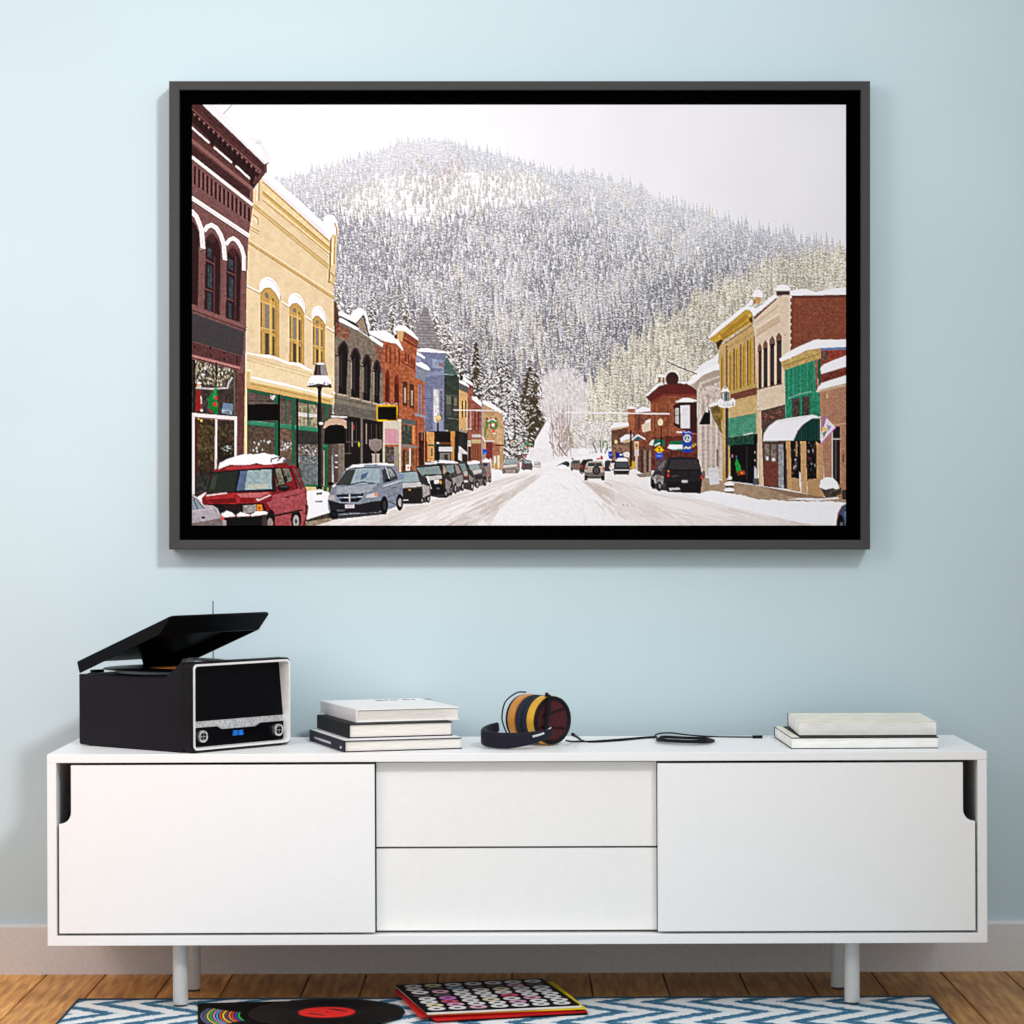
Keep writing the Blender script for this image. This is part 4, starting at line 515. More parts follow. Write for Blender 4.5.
    # black off-roader, blue car at the corner
    P((70,64,66), (651,477),(656,467.6),(664,459.4),(670,456.6),(670,491),(656,489),(651,486), n=12); P((110,104,106), (656,468),(663,461),(667,459),(662,471), n=18); P((150,142,142), (652,477),(658,474),(664,476),(663,484),(656,483), n=22); E((28,26,28), 653.4, 484, 2.2, 4.6); E((28,26,28), 659.6, 486, 2.8, 5); E((130,124,122), 660, 485.6, 1.4, 2.6); L((226,222,222), .8, (655,483),(655,478)); P((49,45,48), (663.6,478),(667,464),(670,457.4),(676,456.4),(695,456.6),(699,459.4),(702,472),(702.4,480),(701,493),(668,491.6), n=4); P((66,62,67), (671.4,459),(697,459.2),(700,468.4),(669,468.8), n=4); L((34,30,33), .9, (668,470),(701.4,470)); P((38,34,37), (668,481),(701.6,481),(700.8,493),(668,491)); E((212,50,56), 668.4, 475, 1.3, 1.7); E((220,120,60), 668.6, 470.8, 1.1, 1.2); P((206,44,50), (700.8,475),(702.6,475),(702.6,478.4),(701,478.4)); P((192,188,192), (682,479.6),(688,479.6),(688,482.4),(682,482.4)); L((110,104,108), .7, (672,476),(678,475.6)); P((204,202,206), (669,487.6),(679,487),(681,489),(670,490), a=.85); E((74,66,66), 704, 474, 1.6, 4.4); L((150,140,136), .7, (704,470),(704.6,478)); P((90,84,86), (655,461),(662,458),(665,459),(658,466), a=.8, n=20)
    P((76,86,112), (847,503),(842.4,505.6),(839,512),(837,520),(836.6,526),(847,526), n=5); L((196,90,90), .6, (842.6,505.4),(838.6,512.4),(837,522)); E((22,22,26), 841, 522, 3.4, 8); E((110,110,118), 842, 524.6, 1.6, 3); P((150,160,190), (844.6,512),(847,510),(847,522),(845.6,522), a=.5)
    lum = cv.mean(-1, keepdims=True)
    g = (NZ[0]-.5)*.12+(NZ[1]-.5)*.09+(NZ[2]-.5)*.03
    g = g[..., None]*np.clip((236-lum)/110, 0, 1)
    cv = cv*(1+g)
    return np.clip(cv, 0, 255)
def shrink(a, w, h):
    H, W = a.shape[:2]
    ys = np.linspace(0, H, h+1).astype(int); xs = np.linspace(0, W, w+1).astype(int)
    b = np.add.reduceat(a, ys[:-1], axis=0); b = np.add.reduceat(b, xs[:-1], axis=1)
    n = np.diff(ys)[:, None, None]*np.diff(xs)[None, :, None]
    return b/n
def blur(a, k):
    w = np.exp(-np.arange(-3, 4)**2/(2*k*k)); w /= w.sum()
    p = np.pad(a, ((3, 3), (0, 0), (0, 0)), 'edge'); a = sum(p[i:i+a.shape[0]]*w[i] for i in range(7))
    p = np.pad(a, ((0, 0), (3, 3), (0, 0)), 'edge'); return sum(p[:, i:i+a.shape[1]]*w[i] for i in range(7))
def TONE(a):
    """the print's own contrast and crispness"""
    a = a-.022*np.sin(2*np.pi*a)
    a = a+1.0*(a-blur(a, 1.1))
    m = a.mean(-1, keepdims=True); a = m+(a-m)*.92
    return np.clip(a, 0, 1)**1.1
import bpy, bmesh, math, random
from mathutils import Vector, Matrix
C = bpy.context.scene.collection
R_ = math.radians

# ---------------------------------------------------------------- camera model (photo pixel + depth -> world point)
FPX, CY, CZ, ROLL = 2711.0, -5.48, 1.002, 0.0035
VX, VY = 514.0, 517.0
def U(px, py, y):
    qx = VX+(px-VX)-ROLL*(py-VY); qy = VY+(py-VY)+ROLL*(px-VX)
    d = y-CY
    return Vector(((qx-VX)*d/FPX, y, CZ-(qy-VY)*d/FPX))

# ---------------------------------------------------------------- materials
def srgb(c):
    return tuple(((v/255)/12.92 if v/255 <= .04045 else ((v/255+.055)/1.055)**2.4) for v in c)
def mat(name, col, rough=.5, metal=0, spec=.5, noise=0, nscale=40, bump=0, coat=0, stretch=None, emit=0):
    m = bpy.data.materials.new(name); m.use_nodes = True
    nt = m.node_tree; b = nt.nodes['Principled BSDF']
    c = srgb(col)
    b.inputs['Roughness'].default_value = rough; b.inputs['Metallic'].default_value = metal
    b.inputs['Specular IOR Level'].default_value = spec; b.inputs['Coat Weight'].default_value = coat
    b.inputs['Base Color'].default_value = (*c, 1)
    if emit:
        b.inputs['Emission Color'].default_value = (*c, 1); b.inputs['Emission Strength'].default_value = emit
    if noise or bump:
        tc = nt.nodes.new('ShaderNodeTexCoord'); mp = nt.nodes.new('ShaderNodeMapping')
        nt.links.new(tc.outputs['Object'], mp.inputs['Vector'])
        if stretch: mp.inputs['Scale'].default_value = stretch
        n = nt.nodes.new('ShaderNodeTexNoise'); n.inputs['Scale'].default_value = nscale; n.inputs['Detail'].default_value = 5
        nt.links.new(mp.outputs['Vector'], n.inputs['Vector'])
        if noise:
            r = nt.nodes.new('ShaderNodeValToRGB')
            r.color_ramp.elements[0].position = .3; r.color_ramp.elements[1].position = .7
            r.color_ramp.elements[0].color = (*[max(0, v*(1-noise)) for v in c], 1); r.color_ramp.elements[1].color = (*[min(1, v*(1+noise)) for v in c], 1)
            nt.links.new(n.outputs['Fac'], r.inputs['Fac']); nt.links.new(r.outputs['Color'], b.inputs['Base Color'])
        if bump:
            bp = nt.nodes.new('ShaderNodeBump'); bp.inputs['Strength'].default_value = bump; bp.inputs['Distance'].default_value = .002
            nt.links.new(n.outputs['Fac'], bp.inputs['Height']); nt.links.new(bp.outputs['Normal'], b.inputs['Normal'])
    return m
M = dict(
    white=mat('white_lacquer', (252,252,250), .42, noise=.012, nscale=60, spec=.3),
    drawer=mat('drawer_lacquer', (250,249,245), .45, noise=.012, nscale=60, spec=.3),
    dark=mat('dark_recess', (22,20,22), .7),
    leg=mat('leg_paint', (216,214,210), .4, noise=.03, nscale=90),
    glide=mat('rubber_glide', (70,60,58), .7),
    frame=mat('charcoal_frame', (58,58,57), .55, noise=.05, nscale=300, spec=.3),
    mat=mat('black_mat', (2,2,2), .95, spec=0),
    skirt=mat('baseboard_paint', (216,213,211), .7, noise=.05, nscale=140, bump=.25),
    black=mat('black_plastic', (20,18,21), .45, noise=.06, nscale=30, spec=.12),
    wood_b=mat('black_vinyl_wrap', (27,22,29), .55, noise=.08, nscale=20, spec=.12),
    gloss=mat('gloss_black', (6,5,8), .3, spec=.06),
    smoke=mat('smoked_lid', (15,16,18), .4, spec=.07),
    silver=mat('satin_silver', (240,239,236), .4, metal=.1, noise=.06, nscale=60),
    brushed=mat('brushed_strip', (200,200,200), .4, metal=.35, noise=.4, nscale=220),
    chrome=mat('chrome', (235,235,235), .15, metal=.9),
    led=mat('blue_led', (28,120,215), .5, emit=.75),
    vinyl=mat('record_vinyl', (5,5,8), .3, spec=.16),
    orange=mat('orange_label', (214,124,44), .6),
    red=mat('red_label', (236,30,20), .55),
    platter=mat('platter_metal', (120,128,132), .4, metal=.5),
    paper=mat('page_edges', (231,226,217), .9, noise=.12, nscale=160, stretch=(.15,.15,6)),
    paper_old=mat('foxed_page_edges', (250,246,238), .9, noise=.12, nscale=40, stretch=(.5,.5,5)),
    cov_white=mat('white_cover', (244,243,240), .5, noise=.01),
    cov_black=mat('black_cover', (24,20,26), .6, noise=.1, spec=.15),
    cov_navy=mat('navy_cover', (34,32,50), .6, noise=.1, spec=.15),
    cov_cream=mat('cream_cover', (240,235,218), .6, noise=.09, nscale=22),
    ink=mat('dark_ink', (70,68,70), .8),
    ink_w=mat('pale_ink', (214,212,222), .8),
    navy=mat('navy_leather', (28,26,38), .6, spec=.15, noise=.12, nscale=120, bump=.2),
    cushion=mat('slate_cushion', (40,46,58), .8, spec=.1, noise=.12, nscale=150, bump=.3),
    gold=mat('amber_wood_ring', (226,172,40), .4, noise=.14, nscale=30, coat=.3),
    amber=mat('orange_wood_ring', (206,138,58), .4, noise=.14, nscale=30, coat=.3),
    grille=mat('dark_red_wood', (74,34,37), .7, spec=.1, noise=.3, nscale=90, stretch=(1,4,1)),
    cable=mat('black_cable', (14,14,16), .6, spec=.15),
)
# wall paint: soft blue with the faintest mottling
M['wall'] = mat('pale_blue_paint', (194,213,219), .85, noise=.018, nscale=3, spec=.15)

# ---------------------------------------------------------------- mesh helpers
def obj(name, bm, m, parent=None, smooth=False, loc=None, rot=None):
    me = bpy.data.meshes.new(name); bmesh.ops.recalc_face_normals(bm, faces=bm.faces)
    bm.to_mesh(me); bm.free()
    for k in (m if isinstance(m, (list, tuple)) else [m]): me.materials.append(k)
    if smooth:
        for p in me.polygons: p.use_smooth = True
        me.set_sharp_from_angle(angle=R_(38))
    o = bpy.data.objects.new(name, me); C.objects.link(o)
    if parent: o.parent = parent
    if loc is not None: o.location = loc
    if rot is not None: o.rotation_euler = rot
    return o
def tag(o, label=None, cat=None, group=None, kind=None):
    if label: o['label'] = label
    if cat: o['category'] = cat
    if group: o['group'] = group
    if kind: o['kind'] = kind
    return o
def empty(name, loc, rot=(0,0,0)):
    o = bpy.data.objects.new(name, None); C.objects.link(o); o.location = loc; o.rotation_euler = rot; o.empty_display_size = .05
    return o
def bev(bm, w, seg=2):
    if w: bmesh.ops.bevel(bm, geom=list(bm.edges), offset=w, segments=seg, profile=.6, affect='EDGES')
    return bm
def box(x0, x1, y0, y1, z0, z1, b=0, seg=2, bm=None):
    t = bmesh.new(); bmesh.ops.create_cube(t, size=1)
    for v in t.verts: v.co = Vector(((x0+x1)/2+v.co.x*(x1-x0), (y0+y1)/2+v.co.y*(y1-y0), (z0+z1)/2+v.co.z*(z1-z0)))
    bev(t, b, seg)
    return merge(bm, t) if bm is not None else t
def merge(a, b, mi=None):
    me = bpy.data.meshes.new('tmp')
    if mi is not None:
        for f in b.faces: f.material_index = mi
    b.to_mesh(me); b.free(); a.from_mesh(me); bpy.data.meshes.remove(me)
    return a
def prism(pts, axis, a0, a1, b=0, seg=2):
    """outline extruded along axis; pts are the two other coordinates in order"""
    bm = bmesh.new()
    def co(p, t): return {'x': (t, p[0], p[1]), 'y': (p[0], t, p[1]), 'z': (p[0], p[1], t)}[axis]
    lo = [bm.verts.new(co(p, a0)) for p in pts]; hi = [bm.verts.new(co(p, a1)) for p in pts]
    bm.faces.new(lo); bm.faces.new(hi)
    for i in range(len(pts)):
        j = (i+1) % len(pts); bm.faces.new((lo[i], lo[j], hi[j], hi[i]))
    bmesh.ops.recalc_face_normals(bm, faces=bm.faces)
    return bev(bm, b, seg)
def lathe(prof, n=64, axis='z', closed=False):
    """(radius, height) outline turned round an axis"""
    bm = bmesh.new(); rings = []
    for r, h in prof:
        ring = []
        for i in range(n if r > 1e-6 else 1):
            a = 2*math.pi*i/n; p = (r*math.cos(a), r*math.sin(a), h)
            ring.append(bm.verts.new(p))
        rings.append(ring)
    for a, b in zip(rings, rings[1:]+([rings[0]] if closed else [])):
        for i in range(n):
            j = (i+1) % n
            if len(a) == 1 and len(b) == 1: continue
            if len(a) == 1: bm.faces.new((a[0], b[i], b[j]))
            elif len(b) == 1: bm.faces.new((a[i], a[j], b[0]))
            else: bm.faces.new((a[i], a[j], b[j], b[i]))
    if axis == 'y': bmesh.ops.rotate(bm, verts=bm.verts, matrix=Matrix.Rotation(R_(90), 3, 'X'))
    return bm
def smooth_path(pts, n=8, closed=False):
    P = [Vector(p) for p in pts]; out = []; L = len(P)
    for i in range(L if closed else L-1):
        p0 = P[(i-1) % L] if closed or i > 0 else P[0]; p1, p2 = P[i], P[(i+1) % L]
        p3 = P[(i+2) % L] if closed or i+2 < L else P[-1]
        for k in range(n):
            t = k/n
            out.append(.5*((2*p1)+(-p0+p2)*t+(2*p0-5*p1+4*p2-p3)*t*t+(-p0+3*p1-3*p2+p3)*t**3))
    if not closed: out.append(P[-1])
    return out
def sweep(path, sect, up=Vector((0,0,1)), closed=False, scale=None):
    """closed section (list of (side, up)) carried along a path"""
    bm = bmesh.new(); rings = []; n = len(path)
    for i, p in enumerate(path):
        a = path[i-1] if i > 0 or closed else path[0]; b = path[(i+1) % n] if i < n-1 or closed else path[-1]
        t = (b-a).normalized(); s = t.cross(up)
        if s.length < 1e-4: s = t.cross(Vector((1,0,0)))
        s.normalize(); u = s.cross(t).normalized(); k = scale(i/(n-1)) if scale else 1
        rings.append([bm.verts.new(p+s*q[0]*k+u*q[1]*k) for q in sect])
    m = len(sect)
    for i in range(n if closed else n-1):
        a, b = rings[i], rings[(i+1) % n]
        for j in range(m): bm.faces.new((a[j], a[(j+1) % m], b[(j+1) % m], b[j]))
    if not closed: bm.faces.new(rings[0]); bm.faces.new(rings[-1])
    return bm
def circ(r, n=10, sx=1): return [(r*sx*math.cos(2*math.pi*i/n), r*math.sin(2*math.pi*i/n)) for i in range(n)]
def rrect(x0, x1, z0, z1, r, n=6):
    out = []
    for cx, cz, a0 in ((x1-r, z1-r, 0), (x0+r, z1-r, 90), (x0+r, z0+r, 180), (x1-r, z0+r, 270)):
        for i in range(n+1):
            a = R_(a0+90*i/n); out.append((cx+r*math.cos(a), cz+r*math.sin(a)))
    return out
def loft(rings, cap0=False, cap1=False):
    bm = bmesh.new(); vs = [[bm.verts.new(p) for p in r] for r in rings]; m = len(rings[0])
    for a, b in zip(vs, vs[1:]):
        for i in range(m): bm.faces.new((a[i], a[(i+1) % m], b[(i+1) % m], b[i]))
    if cap0: bm.faces.new(vs[0])
    if cap1: bm.faces.new(vs[-1])
    return bm
def annulus(cx, cy, r0, r1, z, n=28, a0=0, a1=360, thick=.0003):
    bm = bmesh.new(); full = abs(a1-a0) >= 360; rows = []
    for i in range(n if full else n+1):
        a = R_(a0+(a1-a0)*i/n); c, s = math.cos(a), math.sin(a)
        rows.append([bm.verts.new((cx+r*c, cy+r*s, zz)) for r, zz in ((r0, z), (r1, z), (r1, z+thick), (r0, z+thick))])
    k = len(rows)
    for i in range(k if full else k-1):
        a, b = rows[i], rows[(i+1) % k]
        for j in range(4): bm.faces.new((a[j], a[(j+1) % 4], b[(j+1) % 4], b[j]))
    return bm

# ---------------------------------------------------------------- setting
WY = .493
tag(obj('wall_back', box(-3.2, 3.2, WY, WY+.1, -.02, 2.9), M['wall']), 'pale blue painted wall behind the sideboard', kind='structure')
b = prism([(WY-.016, 0), (WY, 0), (WY, .11), (WY-.010, .11), (WY-.016, .104)], 'x', -3.2, 3.2)
tag(obj('baseboard_back', b, M['skirt']), 'wide pale grey baseboard along the foot of the blue wall', kind='structure')
# floor boards running towards the wall
edges = [48,107,173,234,311,367,439,512,589,662,738,803,870,939,1003]
xs = [U(e, 972, WY).x for e in edges]
while xs[0] > -3.1: xs.insert(0, xs[0]-.146)
while xs[-1] < 3.1: xs.append(xs[-1]+.149)
rnd = random.Random(4)
fm = bmesh.new(); cl = fm.loops.layers.float_color.new('tone')
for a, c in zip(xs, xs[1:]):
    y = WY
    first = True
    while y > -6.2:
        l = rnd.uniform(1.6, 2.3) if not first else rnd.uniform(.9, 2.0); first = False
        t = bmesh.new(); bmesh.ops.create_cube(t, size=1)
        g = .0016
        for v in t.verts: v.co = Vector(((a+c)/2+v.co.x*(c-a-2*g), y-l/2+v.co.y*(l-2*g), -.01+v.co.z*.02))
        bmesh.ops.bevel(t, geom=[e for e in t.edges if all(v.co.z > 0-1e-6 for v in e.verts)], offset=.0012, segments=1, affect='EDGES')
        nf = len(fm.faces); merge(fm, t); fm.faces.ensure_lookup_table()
        tone = rnd.uniform(.78, 1.0)*(1.6 if c < -.62 else 1.2)*(.72 if a > .3 else 1); k = rnd.random()  # random board tone, times painted-in light: brighter left, dimmer right
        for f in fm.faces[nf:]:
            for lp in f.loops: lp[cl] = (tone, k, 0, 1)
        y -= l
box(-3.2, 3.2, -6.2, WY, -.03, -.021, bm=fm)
wm = bpy.data.materials.new('oiled_oak_boards'); wm.use_nodes = True; nt = wm.node_tree; pb = nt.nodes['Principled BSDF']
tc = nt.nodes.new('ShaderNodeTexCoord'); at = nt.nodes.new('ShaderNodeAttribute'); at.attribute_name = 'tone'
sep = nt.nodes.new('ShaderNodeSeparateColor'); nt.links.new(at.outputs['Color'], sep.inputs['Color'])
mp = nt.nodes.new('ShaderNodeMapping'); mp.inputs['Scale'].default_value = (16, 1.5, 1); nt.links.new(tc.outputs['Object'], mp.inputs['Vector'])
n1 = nt.nodes.new('ShaderNodeTexNoise'); n1.noise_dimensions = '4D'; n1.inputs['Scale'].default_value = 5; n1.inputs['Detail'].default_value = 8; n1.inputs['Distortion'].default_value = .35
ml = nt.nodes.new('ShaderNodeMath'); ml.operation = 'MULTIPLY'; ml.inputs[1].default_value = 40; nt.links.new(sep.outputs['Green'], ml.inputs[0])
nt.links.new(mp.outputs['Vector'], n1.inputs['Vector']); nt.links.new(ml.outputs[0], n1.inputs['W'])
rp = nt.nodes.new('ShaderNodeValToRGB'); nt.links.new(n1.outputs['Fac'], rp.inputs['Fac'])
rp.color_ramp.elements[0].position = .3; rp.color_ramp.elements[0].color = (*srgb((150,96,48)), 1)
rp.color_ramp.elements[1].position = .72; rp.color_ramp.elements[1].color = (*srgb((220,168,96)), 1)
e = rp.color_ramp.elements.new(.5); e.color = (*srgb((190,132,68)), 1)
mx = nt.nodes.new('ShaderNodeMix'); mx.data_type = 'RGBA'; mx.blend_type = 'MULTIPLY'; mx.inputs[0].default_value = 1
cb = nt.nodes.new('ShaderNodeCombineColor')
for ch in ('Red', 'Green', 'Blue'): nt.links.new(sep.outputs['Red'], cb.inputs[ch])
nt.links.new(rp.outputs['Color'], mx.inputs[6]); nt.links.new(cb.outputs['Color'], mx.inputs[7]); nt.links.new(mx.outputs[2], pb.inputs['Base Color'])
pb.inputs['Roughness'].default_value = .5; pb.inputs['Specular IOR Level'].default_value = .3
bp = nt.nodes.new('ShaderNodeBump'); bp.inputs['Strength'].default_value = .15; bp.inputs['Distance'].default_value = .002
nt.links.new(n1.outputs['Fac'], bp.inputs['Height']); nt.links.new(bp.outputs['Normal'], pb.inputs['Normal'])
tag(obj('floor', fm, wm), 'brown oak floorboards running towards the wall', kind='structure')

# ---------------------------------------------------------------- sideboard
SX0, SX1, SZ0, SZ1, SD = -.946, .954, .138, .525, .413
sb = tag(empty('sideboard', ((SX0+SX1)/2, SD/2, 0)), 'long low white sideboard with sliding doors, drawers and round legs', 'sideboard')
off = Vector((-(SX0+SX1)/2, -SD/2, 0))
def part(name, bm, m, root, smooth=False, base=None):
    bmesh.ops.translate(bm, verts=bm.verts, vec=base if base is not None else off)
    return obj(name, bm, m, root, smooth)
TP = .0172
part('top_panel', box(SX0, SX1, 0, SD, SZ1-TP, SZ1, .0012), M['white'], sb)
part('bottom_panel', box(SX0, SX1, 0, SD, SZ0, SZ0+.0195, .0012), M['white'], sb)
part('side_panel', box(SX0, SX0+.0185, 0.0005, SD, SZ0+.0195, SZ1-TP, .001), M['white'], sb)
part('side_panel', box(SX1-.0185, SX1, 0.0005, SD, SZ0+.0195, SZ1-TP, .001), M['white'], sb)
part('back_panel', box(SX0+.0185, SX1-.0185, SD-.008, SD-.001, SZ0+.0195, SZ1-TP), M['dark'], sb)
xa, xb = U(374.5, 850, 0).x, U(658, 850, 0).x
for x in (xa-.02, xb+.02): part('divider', box(x-.009, x+.009, .034, SD-.009, SZ0+.0195, SZ1-TP), M['dark'], sb)
zt, zb = SZ1-TP-.0055, SZ0+.0195+.0050
def door(xl, xr, side):
    """slab with a hand notch cut from its outer top corner"""
    w, h, r = .0245, .119, .024
    if side < 0: o = [(xl, zb), (xr, zb), (xr, zt), (xl+w, zt), (xl+w, zt-h+r)]+[(xl+w-r+r*math.cos(R_(-t)), zt-h+r+r*math.sin(R_(-t))) for t in range(15, 91, 15)]+[(xl, zt-h)]
    else: o = [(xr, zb), (xr, zt-h)]+[(xr-w+r-r*math.cos(R_(-t)), zt-h+r+r*math.sin(R_(-t))) for t in range(90, 14, -15)]+[(xr-w, zt-h+r), (xr-w, zt), (xl, zt), (xl, zb)]
    bm = prism(o, 'y', .003, .021)
    bmesh.ops.bevel(bm, geom=[e for e in bm.edges if all(abs(v.co.y-.003) < 1e-5 for v in e.verts)], offset=.0011, segments=2, affect='EDGES')
    return bm
part('sliding_door', door(SX0+.0185+.0048, xa, -1), M['white'], sb)
part('sliding_door', door(xb, SX1-.0185-.0048, 1), M['white'], sb)
zm = U(516, 847.5, .026).z
part('drawer', box(xa+.0026, xb-.0012, .026, .36, zm+.0022, zt+.002, .001), M['drawer'], sb)
part('drawer', box(xa+.0026, xb-.0012, .026, .36, zb+.0005, zm-.0018, .001), M['drawer'], sb)
for px, y, z0 in ((180.5, .066, .0042), (193.5, .268, 0), (852, .066, .0042), (838, .268, 0)):
    x = U(px, 980, y).x
    lb = lathe([(0, z0), (.0125, z0), (.0135, z0+.0015), (.0135, z0+.004), (.0148, z0+.0045), (.0155, z0+.0065), (.0155, SZ0), (0, SZ0)], 32)
    for f in lb.faces:
        if f.calc_center_median().z < z0+.0044: f.material_index = 1
    bmesh.ops.translate(lb, verts=lb.verts, vec=(x, y, 0))
    part('leg', lb, [M['leg'], M['glide']], sb, True)

# ---------------------------------------------------------------- framed print
FY = WY-.002
fc = U(519.6, 315.3, FY-.055)
fr = tag(empty('framed_print', (fc.x, FY, fc.z), (0, ROLL, 0)), 'wide dark framed photograph of a snowy mountain town street, hung on the blue wall', 'picture')
sc = (FY-.055-CY)/FPX
def lx(px): return (px-519.6)*sc
def lz(py): return -(py-315.3)*sc
# moulding with mitred corners, its face sloping in a little
o0, o1, p0, p1 = lx(169), lx(870.2), lz(549.5), lz(81)
i0, i1, q0, q1 = lx(179.2), lx(861), lz(540), lz(89.8)
def rect(x0, x1, z0, z1, y): return [(x0, y, z0), (x1, y, z0), (x1, y, z1), (x0, y, z1)]
rings = [rect(o0+.004, o1-.004, p0+.004, p1-.004, 0), rect(o0, o1, p0, p1, -.004), rect(o0, o1, p0, p1, -.053), rect(o0+.002, o1-.002, p0+.002, p1-.002, -.055), rect(i0-.001, i1+.001, q0-.001, q1+.001, -.0535), rect(i0, i1, q0, q1, -.0525), rect(i0, i1, q0, q1, -.012)]
obj('frame', loft(rings), M['frame'], fr)
mb = box(o0+.006, o1-.006, -.011, -.001, p0+.006, p1-.006)
box(i0+.0005, i1-.0005, -.040, -.011, q0+.0005, q1-.0005, bm=mb)
obj('black_mount', mb, M['mat'], fr)
NW, NH = 786, 505
img = shrink(make_print(), NW, NH).astype(np.float32)/255
img = TONE(img)
lin = np.where(img <= .04045, img/12.92, ((img+.055)/1.055)**2.4)*.865
x0, x1, z0, z1 = lx(PX0), lx(PX1), lz(PY1), lz(PY0)
gx = x0+(np.arange(NW)+.5)/NW*(x1-x0); gz = z1+(np.arange(NH)+.5)/NH*(z0-z1)
gx[0], gx[-1], gz[0], gz[-1] = x0, x1, z1, z0
co = np.zeros((NH, NW, 3), np.float32); co[..., 0] = gx[None, :]; co[..., 2] = gz[:, None]
ii = np.arange(NH*NW).reshape(NH, NW)
qd = np.stack([ii[:-1, :-1], ii[1:, :-1], ii[1:, 1:], ii[:-1, 1:]], -1).reshape(-1, 4)
me = bpy.data.meshes.new('photograph')
me.vertices.add(NH*NW); me.vertices.foreach_set('co', co.ravel())
me.loops.add(qd.size); me.loops.foreach_set('vertex_index', qd.ravel().astype(np.int32))
me.polygons.add(len(qd)); me.polygons.foreach_set('loop_start', np.arange(0, qd.size, 4, dtype=np.int32))
me.update(calc_edges=True)
ca = me.color_attributes.new('print', 'FLOAT_COLOR', 'POINT')
ca.data.foreach_set('color', np.concatenate([lin, np.ones((NH, NW, 1), np.float32)], -1).astype(np.float32).ravel())
pm = bpy.data.materials.new('printed_photograph'); pm.use_nodes = True; nt = pm.node_tree; pb = nt.nodes['Principled BSDF']
an = nt.nodes.new('ShaderNodeAttribute'); an.attribute_name = 'print'; nt.links.new(an.outputs['Color'], pb.inputs['Base Color'])
pb.inputs['Roughness'].default_value = .8; pb.inputs['Specular IOR Level'].default_value = .05
me.materials.append(pm)
ph = bpy.data.objects.new('photograph', me); C.objects.link(ph); ph.parent = fr; ph.location = (0, -.0445, 0)
obj('canvas_panel', box(x0, x1, -.0440, -.040, z0, z1), M['mat'], fr)

# ---------------------------------------------------------------- record player
PA = R_(50)
rp_ = tag(empty('record_player', (-.6526, .004, SZ1), (0, 0, PA)), 'black record player with open smoked lid and silver-rimmed radio front', 'record player')
PW, PD, PH, LH = .284, .345, .184, .150
HD = .03
prof = [(HD, .002), (PD-.004, .002), (PD, .006), (PD, LH), (.083, LH), (.05, .172), (.034, PH), (HD, PH)]
obj('body', prism(prof, 'x', 0, PW, .0022, 2), M['wood_b'], rp_, True)
ro = lambda y, i, r: [(p[0], y, p[1]) for p in rrect(i, PW-i, .002+i, PH-i, r)]
obj('front_shell', loft([ro(HD+.001, 0, .012), ro(.003, 0, .012), ro(0, .0025, .0105), ro(.001, .0035, .010)]), M['black'], rp_, True)
obj('silver_bezel', loft([ro(.001, .0035, .010), ro(-.0015, .004, .010), ro(-.0015, .0075, .008), ro(.002, .0085, .007), ro(HD, .0085, .006)]), M['silver'], rp_, True)
bi = .0088
obj('speaker_panel', prism([(.0155, .062), (.0275, PH-bi), (HD, PH-bi), (HD, .062)], 'x', bi, PW-bi), M['gloss'], rp_)
tp = [(bi, .0505), (bi, .063), (PW-bi, .063), (PW-bi, .0505), (.205, .0505), (.19, .044), (.095, .044), (.082, .0505)]
obj('trim_strip', prism(tp, 'y', .0118, .016, .0006, 1), M['brushed'], rp_)
obj('control_panel', box(bi, PW-bi, .0145, HD, .0128, .0625), M['gloss'], rp_)
for kx in (.037, .254):
    k = obj('knob', lathe([(0, 0), (.0125, 0), (.0125, .008), (.0118, .0095), (.0105, .010), (.0095, .0088), (0, .0088)], 36, 'y'), M['chrome'], rp_, True, loc=(kx, .0145, .0325))
    kb = bmesh.new()
    for a in (45, 135, 225, 315):
        t = lathe([(0, .0092), (.0030, .0092), (.0030, .0086), (0, .0086)], 14, 'y'); bmesh.ops.translate(t, verts=t.verts, vec=(.0052*math.cos(R_(a)), 0, .0052*math.sin(R_(a)))); merge(kb, t)
    obj('knob_dimple', kb, M['gloss'], k)
SEG = {'0': 'abcdef', '2': 'abged', '6': 'afedcg', '3': 'abgcd'}
db = bmesh.new(); dx = .128
def seg_box(x, z, w, h): box(x, x+w, .0138, .0146, z, z+h, bm=db)
for ch in '20:06':
    w, h, t = .0052, .0098, .0013; zz = .0285
    if ch == ':':
        seg_box(dx, zz+.002, t, t); seg_box(dx, zz+.0065, t, t); dx += .003; continue
    for s in SEG[ch]:
        {'a': lambda: seg_box(dx, zz+h-t, w, t), 'g': lambda: seg_box(dx, zz+h/2-t/2, w, t), 'd': lambda: seg_box(dx, zz, w, t),
         'f': lambda: seg_box(dx, zz+h/2, t, h/2), 'b': lambda: seg_box(dx+w-t, zz+h/2, t, h/2), 'e': lambda: seg_box(dx, zz, t, h/2), 'c': lambda: seg_box(dx+w-t, zz, t, h/2)}[s]()
    dx += w+.0018
tag(obj('clock_display', db, M['led'], rp_), 'glowing blue clock digits')
obj('deck_plate', box(.012, PW-.012, .085, PD-.012, LH-.001, LH+.002, .0015), M['black'], rp_)
pc = (.14, .2)
pt = lathe([(0, LH+.002), (.118, LH+.002), (.125, LH+.004), (.125, LH+.009), (.122, LH+.0105), (0, LH+.0105)], 72)
bmesh.ops.translate(pt, verts=pt.verts, vec=(*pc, 0)); obj('platter', pt, M['platter'], rp_, True)
ta = sweep(smooth_path([(.262, .29, LH+.022), (.264, .2, LH+.022), (.258, .14, LH+.02), (.238, .115, LH+.0165)], 6), circ(.0035, 10))
merge(ta, lathe([(0, 0), (.016, 0), (.016, .016), (.012, .022), (0, .022)], 24)); 
for v in ta.verts:
    if (v.co.x**2+v.co.y**2) < .02**2: v.co += Vector((.262, .29, LH+.001))
obj('tonearm', ta, M['silver'], rp_, True)
